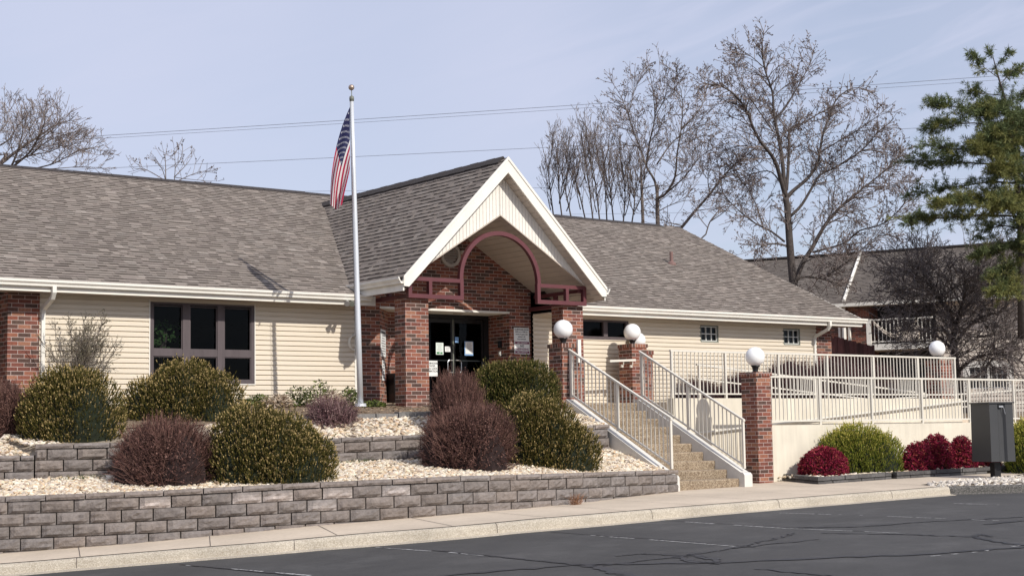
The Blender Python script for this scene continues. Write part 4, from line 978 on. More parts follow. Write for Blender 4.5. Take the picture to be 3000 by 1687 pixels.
# ================================================================== BRICK LAMP PILLARS
def pillar(x, y, w, zb, zt, label, d=None):
    d = d or w; o = thing('lamp_pillar', (x+w/2, y+d/2, zb), label, 'pillar', 'brick lamp pillars')
    mb = MB(); mb.box(x, x+w, y, y+d, zb, zt-.085); mb.build('shaft', 'brick', o)
    mb = MB(); a = .022; mb.box(x-a, x+w+a, y-a, y+d+a, zt-.085, zt); mb.build('cap', 'cap_brick', o); return o
def lamp(x, y, zc, label, zt):
    o = thing('globe_lamp', (x, y, zt), label, 'lamp', 'white globe lamps'); r = .203; n = max(0, zc-r-zt)
    mb = MB(); mb.sphere((x, y, zc), r, 36); mb.build('globe', 'globe', o, smooth=True)
    mb = MB(); mb.lathe((x, y, zt), [(0,0),(.055,0),(.055,n*.5),(.062,n*.55),(.075,n*.9),(.10,n+.008),(.095,n+.02),(0,n+.02)], 18); mb.build('fitter', 'black', o); return o
brick_mat('cap_brick', w=.082, h=.2)
pillar(20.42, 25.30, .45, .25, 1.90, 'brick lamp pillar at the top of the stairs, white mortar bloom, in front of a taller porch column')
lamp(20.645, 25.53, 2.21, 'white globe lamp in front of the right porch column', 1.90)
pillar(24.39, 27.60, .47, .6, 2.11, 'brick lamp pillar at the top of the ramp with a small handrail')
lamp(24.62, 27.83, 2.40, 'white globe lamp that hides most of another globe behind it', 2.11)
pillar(23.48, 22.72, .43, -1.15, 1.23, 'tall brick lamp pillar at the foot of the stairs', .43)
lamp(23.69, 22.93, 1.555, 'white globe lamp on the tall brick pillar by the foot of the stairs', 1.23)
pillar(32.38, 24.90, .45, -.2, 1.72, 'brick lamp pillar behind the far end of the rear railing')
lamp(32.33, 24.95, 2.005, 'white globe lamp farthest to the right above the rear railing', 1.72)
GB = at(1867, 997, 37.75)
pillar(GB[0]-.17, 27.90, .34, .6, GB[2]-.27, 'brick lamp pillar hidden behind the pillar at the top of the ramp')
lamp(GB[0], GB[1], GB[2], 'white globe lamp half hidden behind a nearer globe', GB[2]-.27)
mb = MB(); mb.box(20.79, 20.87, 25.22, 25.27, 1.50, 1.98); tag(mb.build('meter_strip', 'trim'), 'small white vertical strip on the brick beside the first globe lamp', 'fitting')
# ================================================================== FLAGPOLE AND FLAG
PB_ = np.array([15.675, 25.59, .63]); PT = np.array([15.527, 25.59, 6.53])
o = thing('flagpole', tuple(PB_), 'tall silver flagpole with a gold ball on top, in front of the tan siding', 'flagpole')
mb = MB(); mb.tube([PB_, lerp(PB_, PT, .25), lerp(PB_, PT, .5), lerp(PB_, PT, .75), PT], [.056,.053,.048,.043,.037], 18); mb.build('shaft', 'pole_metal', o, smooth=True)
mb = MB(); mb.lathe(tuple(PB_), [(0,.03),(.11,.03),(.11,.012),(.115,-.03)], 20); mb.build('base_plate', 'pole_metal', o)
mb = MB(); mb.lathe(tuple(PT), [(.0,-.02),(.043,-.02),(.048,.03),(.042,.07),(.018,.085),(.008,.095),(.008,.20),(0,.20)], 16); mb.build('truck', 'dark_alu', o, smooth=True)
mb = MB(); mb.sphere(tuple(PT+np.array([-.005,0,.25])), .058, 20); mb.build('finial_ball', 'gold', o, smooth=True)
mb = MB(); mb.tube([PT+np.array([-.055,-.03,.02]), lerp(PT, PB_, .3)+np.array([-.075,-.03,0]), lerp(PT, PB_, .84)+np.array([-.09,-.03,0])], .005, 4); mb.build('halyard', 'wire', o)
# flag: 4 x 6 ft cloth hanging limp
FH, FL = 1.20, 1.86; nu, nv = 70, 48; V, UVS, FF = [], [], []
z0 = 6.39; x0 = float(np.interp(z0, [PB_[2], PT[2]], [PB_[0], PT[0]]))-.055
cdir = np.array([math.cos(-YAW), math.sin(-YAW), 0]); bdir = np.array([math.sin(YAW), math.cos(YAW), 0])
for i in range(nu+1):
    u = i/nu
    for j in range(nv+1):
        v = j/nv
        tx, tz = -.405*(1-(1-u)**2.1), -FL*.985*u
        bx_, bz = -.01-.15*u**1.2, -FH-.74*u
        q = v**(1.0+.15*u); px_ = lerp(tx, bx_, q); pz_ = lerp(tz, bz, v**(1+.1*u)) if u > 0 else -FH*v
        amp = .02+.10*u; dp = amp*min(1, u*4)*math.sin(v*9.5+u*2.0)+.05*u*math.sin(v*6-1)
        px_ += .010*u*math.sin(v*17+u*3)
        hem = -.10*u*u*math.sin(math.pi*v**.7)
        w = np.array([x0, PB_[1]-.02, z0])+cdir*px_+bdir*dp+np.array([0,0,pz_+hem])
        V.append(tuple(w)); UVS.append((u, v))
mb = MB(); mb.v = V
for i in range(nu):
    for j in range(nv): mb.f.append((i*(nv+1)+j, (i+1)*(nv+1)+j, (i+1)*(nv+1)+j+1, i*(nv+1)+j+1)); mb.t.append((1,1,1))
tag(mb.build('flag', 'flag_cloth', smooth=True, uvs=UVS), 'American flag hanging limp with red and white stripes and a starred blue canton', 'flag')
# ================================================================== DROP BOX
bb = at(2917, 1398, 32.2); D_ = thing('drop_box', (bb[0], bb[1], -1.05), 'tall dark grey metal drop box on a single post on the gravel island', 'drop box')
ax = np.array([math.cos(-.62), math.sin(-.62), 0]); ay = np.array([-ax[1], ax[0], 0]); zc = lambda y: None
c0 = at(2908, 1270, 32.2); cz0 = at(2894, 1354, 32.2)[2]; cz1 = at(2894, 1182, 32.2)[2]
rot = .62+.0
fx = np.array([math.cos(-.30), math.sin(-.30), 0]); fy = np.array([-fx[1], fx[0], 0])     # front faces the camera's right
cx = np.array([c0[0], c0[1], 0])
W2, D2 = .295, .32
def bxp(a, b, z): return cx+fx*a+fy*b+np.array([0,0,z])
foot = [(-W2,-D2),(-W2*.32,-D2),(-W2*.16,-D2+.05),(W2*.22,-D2+.05),(W2*.36,-D2),(W2,-D2),(W2,D2),(-W2,D2)]  # groove added down the front to stand in for a cast shadow band
mb = MB(); n = len(foot); A = [bxp(a, b, cz0+.02) for a, b in foot]; B = [bxp(a*.97, b*.97, cz1) for a, b in foot]
for k in range(n): mb.face([A[k], A[(k+1) % n], B[(k+1) % n], B[k]])
mb.face(list(reversed(A))); mb.face(B); mb.build('body', 'box_paint', D_)
mb = MB(); mb.obox(bxp(0,0,cz1+.014), fx*(W2+.02), fy*(D2+.02), np.array([0,0,.014])); mb.build('lid', 'box_paint', D_)
mb = MB(); mb.obox(bxp(.0,-D2+.03,cz1-.065), fx*.05, fy*.03, np.array([0,0,.018])); mb.tube([bxp(.05,-D2-.01,cz1-.08), bxp(.08,-D2-.015,cz1-.22)], .006, 5); mb.build('latch', 'steel', D_)
mb = MB(); mb.obox(bxp(.03,.0,(cz0-1.15)/2), fx*.075, fy*.075, np.array([0,0,(cz0+1.15)/2])); mb.build('post', 'black', D_)
# ================================================================== SHRUBS
def nrm(v): return v/(np.linalg.norm(v, axis=-1, keepdims=True)+1e-9)
def domes(nr, n, rx, ry, h, lump, ex=2.6):
    # n random points on a lumpy flattened dome (or on several merged ones), plus their outward directions
    if isinstance(rx, list):
        k = nr.choice(len(rx), size=n, p=ry); L = np.array(rx); ox, oy, rx, ry, h = (L[k, i] for i in range(5))
    else: ox = oy = 0
    a = nr.uniform(0, 2*math.pi, n); t = nr.uniform(-.12, 1, n); ph = np.arcsin(t); pw = lambda x, e: np.sign(x)*np.abs(x)**e
    ce, se, ca, sa = np.abs(np.cos(ph))**(2/ex), pw(np.sin(ph), 2/ex), pw(np.cos(a), 2/2.3), pw(np.sin(a), 2/2.3)
    k = 1+lump*(.5*np.sin(3*a+lump*40)+.35*np.sin(5*a+2.1+t*4)+.4*np.sin(t*5+a*2)+.25*np.sin(9*a+t*7))
    p = np.stack([rx*ce*ca*k, ry*ce*sa*k, h*se*(.85+.15*k)], 1); d = nrm(np.stack([ca*ce/rx, sa*ce/ry, se/h], 1)); p[:, 0] += ox; p[:, 1] += oy
    return p, d
def core(mb, c, rx, ry, h, tint):  # near-black solid inside a shrub, its colour stands in for the inner shade
    if isinstance(rx, list):
        for L in rx: core(mb, (c[0]+L[0], c[1]+L[1], c[2]), L[2]*.84, L[3]*.84, L[4]*.86, tint)
        return
    n, m = 18, 9; i0 = len(mb.v)
    for j in range(m+1):
        t = -.1+1.1*j/m; e = max(0, 1-max(0, t)**2.4)**.5
        for i in range(n): a = 2*math.pi*i/n; k = 1+.06*math.sin(3*a)+.05*math.sin(7*a+j); mb.v.append((c[0]+rx*e*math.cos(a)*k, c[1]+ry*e*math.sin(a)*k, c[2]+h*t))
    for j in range(m):
        for i in range(n): q = (i+1) % n; mb.f.append((i0+j*n+i, i0+j*n+q, i0+(j+1)*n+q, i0+(j+1)*n+i)); mb.t.append(tint)
def boxwood(c, rx, ry, h, label, n=5200, seed=1, pal='olive', group='clipped evergreen shrubs', lump=.12):
    nr = np.random.RandomState(seed); o = thing('evergreen_shrub', tuple(c), label, 'shrub', group); c = np.array(c, float); n = int(n*1.45)
    mb = MB(); core(mb, c, *((rx, ry, h) if isinstance(rx, list) else (rx*.80, ry*.80, h*.84)), (1,1,1)); mb.build('branches', 'core', o)  # dark filler core for the shaded inside, no modelled branches
    mb = MB(); P, D = domes(nr, n, rx, ry, h, lump); P = P*(1-(nr.uniform(size=(n, 1))**1.4*.20-.02))+c
    G = nrm(nrm(np.stack([nr.normal(0, .22, n), nr.normal(0, .22, n), np.ones(n)], 1))*.72+D*.55); SD = nrm(np.cross_n(G, D+nr.normal(0, .5, (n, 3)))); S2 = np.cross_n(G, SD)
    L = nr.uniform(.055, .105, n)*np.where((D[:, 2] > .75) & (nr.uniform(size=n) < .25), 1.25, 1); B = P-G*(L*.7)[:, None]+G*(nr.uniform(.03, .13, n)*((nr.uniform(size=n) < .05) & (D[:, 2] > .2)))[:, None]
    clump = .5+.5*np.sin(P[:, 0]*4.3+seed)*np.sin(P[:, 2]*5.1+seed*2)*np.sin(P[:, 1]*3.7)
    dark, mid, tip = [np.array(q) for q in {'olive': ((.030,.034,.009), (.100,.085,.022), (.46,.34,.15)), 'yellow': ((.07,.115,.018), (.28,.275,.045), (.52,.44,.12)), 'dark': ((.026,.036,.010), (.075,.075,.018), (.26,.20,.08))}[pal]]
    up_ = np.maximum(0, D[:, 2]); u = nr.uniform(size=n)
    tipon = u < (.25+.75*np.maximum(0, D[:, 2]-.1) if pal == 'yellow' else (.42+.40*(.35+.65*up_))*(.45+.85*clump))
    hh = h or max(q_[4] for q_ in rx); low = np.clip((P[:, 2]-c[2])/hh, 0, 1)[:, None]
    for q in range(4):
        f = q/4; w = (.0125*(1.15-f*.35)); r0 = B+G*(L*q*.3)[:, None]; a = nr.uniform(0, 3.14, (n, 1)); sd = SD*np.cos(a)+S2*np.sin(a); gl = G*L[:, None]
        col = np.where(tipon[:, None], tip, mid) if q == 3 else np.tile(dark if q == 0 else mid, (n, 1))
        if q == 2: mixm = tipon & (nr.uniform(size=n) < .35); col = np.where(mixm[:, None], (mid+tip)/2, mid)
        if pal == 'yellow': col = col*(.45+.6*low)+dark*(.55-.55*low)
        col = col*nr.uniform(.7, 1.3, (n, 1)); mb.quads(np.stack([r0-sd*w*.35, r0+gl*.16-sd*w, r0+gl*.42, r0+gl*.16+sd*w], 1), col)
    mb.build('foliage', 'leafy', o); return o
def barberry(c, rx, ry, h, label, n=3600, seed=1, group='bare reddish shrubs', dens=1.0, leaf=.95, col=((.085,.042,.034),(.125,.062,.050),(.060,.030,.027),(.175,.098,.078)), corek=.74):
    nr = np.random.RandomState(seed); o = thing('barberry_shrub', tuple(c), label, 'shrub', group); c = np.array(c, float)
    if corek: mb = MB(); core(mb, c, *((rx, ry, h) if isinstance(rx, list) else (rx*corek, ry*corek, h*corek)), (1,1,1)); mb.build('branches', 'core_red', o)  # near-black filler core in place of shaded inner branches
    mb = MB(); n = int(n*1.35); PD = domes(nr, n, rx, ry, h, .08, 3.0)
    for k in range(n):
        p, d = PD[0][k], PD[1][k]; end = p*(1-nr.uniform()**2*.22)*nr.uniform(.95, 1.03); st = end*nr.uniform(.35, .75); st[2] = max(.0, st[2]*.8)
        mid = (st+end)/2+nr.normal(0, .06, 3); end = end+nr.normal(0, .05, 3)+np.array([0,0,nr.uniform(0,.03)])
        ct = col[nr.randint(len(col))]; kk = nr.uniform(.7, 1.35); ct = tuple(x*kk for x in ct); mb.twig([c+st, c+mid, c+end], [.0045,.0038,.0022], 3, ct)
        for q in range(3):
            if nr.uniform() < leaf:
                e = lerp(mid, end, nr.uniform(.1, 1.05)); v = nr.normal(0, 1, 3); v /= np.linalg.norm(v); w = np.cross(v, d); L = nr.uniform(.012, .024)
                if q == 0: b_ = end+nr.normal(0, .035, 3); mb.twig([c+e, c+b_], [.003,.002], 3, ct)
                q_ = nr.uniform(.8, 1.7); lc = tuple(x*q_ for x in col[nr.randint(len(col))]); mb.face([tuple(c+e-w*L*.5), tuple(c+e+v*L), tuple(c+e+w*L*.5), tuple(c+e-v*L*.7)], lc)
    mb.build('twigs', 'twiggy', o); return o
def nandina(c, rx, ry, h, label, n=2600, seed=1):
    nr = np.random.RandomState(seed); o = thing('red_leaf_shrub', tuple(c), label, 'shrub', 'crimson shrubs along the ramp'); c = np.array(c, float)
    mb = MB(); core(mb, c, rx*.8, ry*.8, h*.8, (1,1,1)); mb.build('branches', 'core_red', o); mb = MB(); pal = [(.27,.016,.055),(.19,.012,.038),(.36,.040,.075),(.13,.011,.026),(.24,.028,.040),(.32,.08,.06)]  # dark core for the inner shade, then the red leaves over it
    P, D = domes(nr, n, rx, ry, h, .15, 2.0); P = c+P*(1-nr.uniform(size=(n, 1))**1.5*.22); kk = nr.uniform(.7, 1.25, (n, 1)); base = np.array(pal)[nr.randint(len(pal), size=n)]
    for q in range(6):
        v = nrm(D*.6+nr.normal(0, .75, (n, 3))); w = nrm(np.cross_n(v, nr.normal(0, 1, (n, 3)))); L = nr.uniform(.03, .055, (n, 1)); a = P+nr.normal(0, .012, (n, 3))
        mb.quads(np.stack([a, a+v*L*.5+w*L*.26, a+v*L, a+v*L*.5-w*L*.26], 1), base*kk*nr.uniform(.8, 1.2, (n, 1)))
    mb.build('foliage', 'leafy', o); return o
def shrub_px(fn, x0, x1, ytop, ybot, d, label, seed, ry=None, sink=.04, lobes=None, **k):
    # footprint from the photograph's outline at a chosen distance
    a, b = at(x0, ybot, d), at(x1, ybot, d); w = np.linalg.norm((b-a)[:2]); m = at((x0+x1)/2, ybot, d); rx = w/2; ryy = ry or rx*.92
    fwd = np.array([math.sin(YAW), math.cos(YAW)]); rd = m[:2]/np.linalg.norm(m[:2]); cxy = m[:2]+rd*ryy*.72; sc_ = (d+ryy*.72)/d; rx, ryy = rx*sc_, ryy*sc_
    top = at((x0+x1)/2, ytop, d+ryy*.75)[2]; z = (min(m[2], bed_z(*cxy)) if cxy[0] < 20.4 else m[2])-sink
    if lobes:
        Ls = []
        for (a0, a1, yt) in lobes:
            p = at((a0+a1)/2*S_, ybot, d); r_ = np.linalg.norm((at(a1*S_, ybot, d)-at(a0*S_, ybot, d))[:2])/2*sc_; ry_ = min(ryy, r_*1.05); tp = at((a0+a1)/2*S_, yt*S_, d+ryy*.75)[2]
            off = (p[:2]-m[:2])*sc_; Ls.append((off[0], off[1], r_, ry_, tp-z))
        ar = np.array([L[2]*(L[4]+L[3]) for L in Ls]); return fn((cxy[0], cxy[1], z), Ls, list(ar/ar.sum()), None, label, seed=seed, **k)
    return fn((cxy[0], cxy[1], z), rx, ryy, top-z, label, seed=seed, **k)
S_ = 1.16459
def s2(*a): return [v*S_ for v in a]
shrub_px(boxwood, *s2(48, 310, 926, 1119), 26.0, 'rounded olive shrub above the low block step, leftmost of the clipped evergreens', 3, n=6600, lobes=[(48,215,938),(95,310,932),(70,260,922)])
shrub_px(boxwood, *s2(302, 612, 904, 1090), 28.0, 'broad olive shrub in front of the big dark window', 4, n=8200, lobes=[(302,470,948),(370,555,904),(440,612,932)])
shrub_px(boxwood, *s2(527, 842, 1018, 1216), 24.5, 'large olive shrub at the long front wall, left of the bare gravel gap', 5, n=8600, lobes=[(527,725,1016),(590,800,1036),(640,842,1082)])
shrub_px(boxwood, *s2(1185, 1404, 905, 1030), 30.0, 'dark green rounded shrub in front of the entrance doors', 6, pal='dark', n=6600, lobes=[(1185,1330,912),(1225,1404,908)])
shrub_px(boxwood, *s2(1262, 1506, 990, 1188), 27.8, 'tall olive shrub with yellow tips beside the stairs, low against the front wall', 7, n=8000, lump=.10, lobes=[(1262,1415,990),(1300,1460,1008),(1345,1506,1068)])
shrub_px(barberry, *s2(-70, 66, 958, 1124), 26.6, 'bare purple red shrub cut by the left edge of the view', 8)
shrub_px(barberry, *s2(280, 545, 1044, 1228), 24.4, 'round bare reddish shrub standing between two olive shrubs', 9, n=5200, lobes=[(280,440,1072),(330,545,1052),(310,500,1044)])
shrub_px(barberry, *s2(1078, 1222, 930, 1060), 28.4, 'upper reddish shrub in front of the left side of the doors', 10, n=3300)
shrub_px(barberry, *s2(1056, 1292, 1012, 1180), 26.7, 'big bare reddish shrub in the gravel below the entrance', 11, n=5200, lobes=[(1056,1200,1040),(1100,1292,1014)])
shrub_px(barberry, *s2(768, 900, 996, 1082), 28.3, 'small sparse purplish shrub on the upper gravel by the flagpole', 12, n=900, corek=0, col=((.10,.05,.055),(.16,.09,.09),(.075,.04,.045),(.24,.16,.15)))
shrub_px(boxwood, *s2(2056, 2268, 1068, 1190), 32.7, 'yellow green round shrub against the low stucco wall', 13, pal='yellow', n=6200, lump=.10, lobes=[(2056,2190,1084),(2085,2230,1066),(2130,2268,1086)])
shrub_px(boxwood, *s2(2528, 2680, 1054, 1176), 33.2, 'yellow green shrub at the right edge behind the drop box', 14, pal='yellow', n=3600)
shrub_px(nandina, *s2(2012, 2136, 1124, 1191), 32.3, 'low crimson shrub at the planter corner in front of the yellow green one', 15)
shrub_px(nandina, *s2(2268, 2352, 1112, 1188), 33.0, 'crimson shrub touching the right side of the yellow green shrub', 16, n=1500)
shrub_px(nandina, *s2(2310, 2405, 1092, 1184), 33.3, 'tallest crimson shrub in the middle of its cluster', 17, n=2000)
shrub_px(nandina, *s2(2386, 2460, 1096, 1182), 33.5, 'crimson shrub just left of the drop box', 18, n=1600)
shrub_px(nandina, *s2(2452, 2520, 1140, 1182), 33.9, 'low crimson shrub hidden behind the drop box', 19, n=900)
# dark hedge shrubs on the far side of the ramp
for i, (x, w, h, lb) in enumerate(((26.3,.65,.95,'first of the dark purple shrubs behind the rear railing, nearest the stairs'), (27.9,.8,1.1,'dark purple shrub below the first small window'), (29.6,.95,1.5,'dark purple shrub between the two small windows'), (31.2,.95,1.55,'dark purple shrub below the second small window'), (32.8,.8,1.4,'dark purple shrub at the brick corner by the downspout'))):
    barberry((x, 27.45, .35), w, .55, h, lb, n=2300, seed=40+i, group='dark shrubs behind the ramp', corek=.95, col=((.05,.022,.026),(.085,.04,.042),(.035,.018,.02),(.12,.06,.06)))
# low plants along the siding
def low_plant(c, r, h, label, seed, dry=False, n=520):
    nr = np.random.RandomState(seed); o = thing('border_plant', tuple(c), label, 'plant', 'low plants under the siding'); c = np.array(c, float); mb = MB()
    for k in range(n):
        a = nr.uniform(0, 6.28); rr = r*nr.uniform()**.6; p = c+np.array([rr*math.cos(a), rr*.6*math.sin(a), h*nr.uniform(.05, 1)*(1-.5*(rr/r)**2)])
        v = nr.normal(0, 1, 3); v[2] = abs(v[2])*.6; v /= np.linalg.norm(v); w = np.cross(v, nr.normal(0, 1, 3)); w /= np.linalg.norm(w)+1e-9
        if dry: L, ww, col = nr.uniform(.08, .16), .012, ((.42,.33,.24),(.30,.22,.15),(.50,.42,.33))[nr.randint(3)]
        else: L, ww, col = nr.uniform(.03, .065), .016, ((.07,.10,.025),(.12,.15,.035),(.20,.22,.07),(.05,.07,.02))[nr.randint(4)]
        kk = nr.uniform(.7, 1.3); mb.face([tuple(p-v*L*.3), tuple(p+w*ww), tuple(p+v*L), tuple(p-w*ww)], tuple(x*kk for x in col))
    mb.build('foliage', 'leafy' if not dry else 'straw', o); mb = MB()
    for k in range(14): a = nr.uniform(0, 6.28); mb.tube([c, c+np.array([r*.5*math.cos(a), r*.3*math.sin(a), h*.8])], [.008,.004], 4)
    mb.build('stem', 'bark', o)
def gnd(x, y): return bed_z(x, y)
for i, (px, py, d, r, h, dry, lb) in enumerate(((655,1005,31.6,.36,.24,False,'small grey green plant right of the big window'), (700,1008,31.0,.34,.26,True,'pile of dry tan stalks under the right end of the window'), (752,1003,31.4,.40,.44,False,'leafy green plant in the middle of the siding'), (806,1000,31.5,.45,.56,False,'tallest green plant under the siding'), (838,1012,31.0,.26,.36,True,'tan dry plant left of the flagpole'), (878,1010,31.5,.26,.44,False,'green plant just left of the flagpole'), (938,1006,31.6,.30,.16,False,'low bluish green tuft right of the flagpole base'))):
    p = at(px*S_, py*S_, d); low_plant((p[0], p[1], gnd(p[0], p[1])-.02), r, h, lb, 60+i, dry)
# straw and dead leaves on the mulch
nr = np.random.RandomState(77); mb = MB()
for k in range(5200):
    x = nr.uniform(9, 20.4); y = nr.uniform(24.4, 28.4)
    if y < bed2_b((x-2.5)/17.98)[1]+.05: continue
    p = np.array([x, y, bed_z(x, y)+.012]); a = nr.uniform(0, 6.28); L = nr.uniform(.03, .10); v = np.array([math.cos(a), math.sin(a), nr.normal(0, .25)]); w = np.array([-v[1], v[0], nr.normal(0, .4)])*nr.uniform(.003, .016); kk = nr.uniform(.6, 1.2)
    mb.face([tuple(p-v*L*.5), tuple(p+w), tuple(p+v*L*.5), tuple(p-w)], tuple(x_*kk for x_ in ((.40,.30,.19),(.30,.21,.13),(.24,.14,.09))[nr.randint(3)]))
for k in range(420):
    A, B = (bed1_a, bed1_b) if nr.uniform() < .6 else (bed2_a, bed2_b); t = nr.uniform(.2, 1); p = lerp(A(t), B(t), nr.uniform(.05, .95))+np.array([0,0,.05]); a = nr.uniform(0, 6.28); L = nr.uniform(.02, .05); v = np.array([math.cos(a), math.sin(a), nr.normal(0, .3)]); w = np.array([-v[1], v[0], nr.normal(0, .4)])*nr.uniform(.010, .02); q_ = nr.uniform(.5, 1.1)
    mb.face([tuple(p-v*L), tuple(p+w), tuple(p+v*L), tuple(p-w)], tuple(x_*q_ for x_ in ((.20,.11,.06),(.14,.075,.045),(.28,.18,.10))[nr.randint(3)]))
tag(mb.build('straw', 'straw'), 'dry straw and dead leaves over the brown mulch below the porch', 'leaf litter', kind='stuff')
def weed(x, y, r, label, seed):
    nr = np.random.RandomState(seed); mb = MB(); z = bed_z(x, y)
    for k in range(170):
        p = np.array([x+nr.normal(0, r), y+nr.normal(0, r*.4), z]); v = np.array([nr.normal(0, .5), nr.normal(0, .5), 1]); v /= np.linalg.norm(v); L = nr.uniform(.04, .12); w = np.array([v[1], -v[0], .2])*.012; q_ = nr.uniform(.6, 1.3); mb.face([tuple(p-w), tuple(p+w), tuple(p+v*L)], (.05*q_, .085*q_, .022*q_))
    tag(mb.build('green_weed', 'leafy'), label, 'weed')
for k, (px, py, d, r, lb) in enumerate(((862,1168,26.2,.22,'small green weeds at the second tier wall, right of the large olive shrub'), (250,1168,24.9,.26,'small green weeds at the foot of the stepped wall left of the round reddish shrub'), (1010,1160,26.6,.18,'small green weeds in the gravel left of the big reddish shrub'))):
    p = at(px*S_, py*S_, d); weed(p[0], float(np.interp(p[0], BB1.p[:, 0], BB1.p[:, 1]))-.30, r, lb, 300+k)
mb = MB()
for k in range(90):
    x = 16.02+nr.normal(0, .10); z = nr.uniform(0, .22)
    p = np.array([17.05+nr.normal(0, .05), 20.83+nr.normal(0, .03), zs(17.05, 20.83)]); q = p+np.array([nr.normal(0, .09), nr.normal(0, .04), nr.uniform(.03, .20)]); mb.tube([p, (p+q)/2+nr.normal(0, .015, 3), q], [.003,.003,.002], 3, (.25,.13,.075), cap=False)
tag(mb.build('dry_weed', 'twiggy'), 'tuft of dry brown weed at the foot of the long block wall', 'weed')
# ================================================================== BARE TREES
class Tree:
    def __init__(s, seed): s.nr = np.random.RandomState(seed); s.big = MB(); s.small = MB(); s.flecks = []
    def limb(s, pts, r0, r1, big=True, n=7, tint=(1,1,1)):
        m = len(pts); (s.big if big else s.small).tube(pts, [lerp(r0, r1, k/(m-1)) for k in range(m)], n, tint)
    def wob(s, pts, k, amp):
        out = []
        for a, b in zip(pts[:-1], pts[1:]):
            for q in range(k): out.append(lerp(a, b, q/k)+(s.nr.normal(0, amp, 3) if q else 0))
        return out+[pts[-1]]
    def twig(s, p, d, L, r, lvl, P):
        nr = s.nr; n = max(2, int(L/P['seg'])); pts = [p]; q = p
        for i in range(n):
            d = d+nr.normal(0, P['wob'], 3)+np.array([0,0,P['up']]); d /= np.linalg.norm(d); q = q+d*L/n; pts.append(q)
        rr = [max(P['rmin'], lerp(r, r*.35, k/n)) for k in range(n+1)]; s.small.twig(pts, rr, 4 if lvl == 0 else 3, P['tint'][nr.randint(len(P['tint']))])
        if lvl+1 < P['lv']:
            for k in range(max(1, int(nr.poisson(L*P['dens'][lvl])))):
                t = nr.uniform(.15, 1); i = min(n-1, int(t*n)); b = lerp(pts[i], pts[i+1], t*n-i); ax = nr.normal(0, 1, 3); ax -= d*np.dot(ax, d); ax /= np.linalg.norm(ax)+1e-9
                a = nr.uniform(.45, 1.05); s.twig(b, d*math.cos(a)+ax*math.sin(a), L*P['fr']*nr.uniform(.6, 1.15)*(1-.35*t), r*.5, lvl+1, P)
        if P['fleck'] and lvl+1 >= P['lv']-1:
            for q in range(3):
                if nr.uniform() < P['fleck']: s.flecks.append(pts[-1-q*(len(pts)-1)//3] + nr.normal(0, .012, 3))
    def dress(s, pts, r0, r1, P, t0=.15, L=(.8,1.8), out=None, every=.4):
        every = every*.72
        pts = [np.array(p) for p in pts]; seg = [np.linalg.norm(b-a) for a, b in zip(pts[:-1], pts[1:])]; tot = sum(seg); c = out
        for k in range(int(tot*(1-t0)/every)):
            x = lerp(t0, 1, s.nr.uniform()**.8)*tot; i = 0
            while i < len(seg)-1 and x > seg[i]: x -= seg[i]; i += 1
            b = lerp(pts[i], pts[i+1], min(1, x/seg[i])); d = (pts[i+1]-pts[i])/seg[i]; ax = s.nr.normal(0, 1, 3); ax -= d*np.dot(ax, d); ax /= np.linalg.norm(ax)+1e-9; a = s.nr.uniform(*P.get('ang', (.5, 1.15)))
            near = sum(seg[i+1:])+seg[i]-x; s.twig(b, d*math.cos(a)+ax*math.sin(a)+np.array([0,0,.15]), s.nr.uniform(*L)*(.42+.58*min(1, near/(tot*.55))), min(.020, lerp(r0, r1, .7)*.45+.004), 0, P)
        d = pts[-1]-pts[-2]; d /= np.linalg.norm(d); s.twig(pts[-1], d, L[1]*.28, r1, 0, P)
    def fleck(s, mb, r, pal):
        for p in s.flecks:
            v = s.nr.normal(0, 1, 3); v /= np.linalg.norm(v); w = np.cross(v, s.nr.normal(0, 1, 3)); w /= np.linalg.norm(w)+1e-9; q = r*s.nr.uniform(.6, 1.4); p = p-np.array([0,0,q*.6])
            mb.face([tuple(p-v*q), tuple(p+w*q*.6), tuple(p+v*q), tuple(p-w*q*.6)], pal[s.nr.randint(len(pal))])
            mb.face([tuple(p-w*q), tuple(p+np.cross(v, w)*q*.6), tuple(p+w*q), tuple(p-np.cross(v, w)*q*.6)], pal[s.nr.randint(len(pal))])
    def done(s, name, label, loc, group='bare trees behind the clubhouse', bark='bark', fr=.05, fpal=((.15,.105,.09),(.19,.14,.12),(.11,.085,.08))):
        o = thing(name, loc, label, 'tree', group); s.big.build('trunk', bark, o, smooth=True); s.fleck(s.small, fr, fpal); s.small.build('crown', 'twiggy', o); return o
TT = ((.16,.13,.118), (.23,.19,.172), (.115,.093,.086), (.30,.25,.228))
def PP(**k):
    P = dict(seg=.26, wob=.13, up=.05, rmin=.0065, lv=3, dens=(3.2,5.0), fr=.48, fleck=0, tint=TT); P.update(k); return P
def pxl(pts, d, org, sc, nr, spread=1.6):
    out = []; off = 0
    for i, (x, y) in enumerate(pts):
        out.append(at(org[0]+x*sc, org[1]+y*sc, d+off)); off += nr.normal(0, spread/len(pts)) if i else 0
    return out
def smooth3(P3):
    P = [np.array(p) for p in P3]
    if len(P) < 3: return P
    Q = [2*P[0]-P[1]]+P+[2*P[-1]-P[-2]]; out = []
    for k in range(1, len(Q)-2):
        for t in (0, .34, .67):
            a, b, c, d = Q[k-1], Q[k], Q[k+1], Q[k+2]; out.append(.5*((2*b)+(c-a)*t+(2*a-5*b+4*c-d)*t*t+(3*b-a-3*c+d)*t**3))
    return out+[P[-1]]
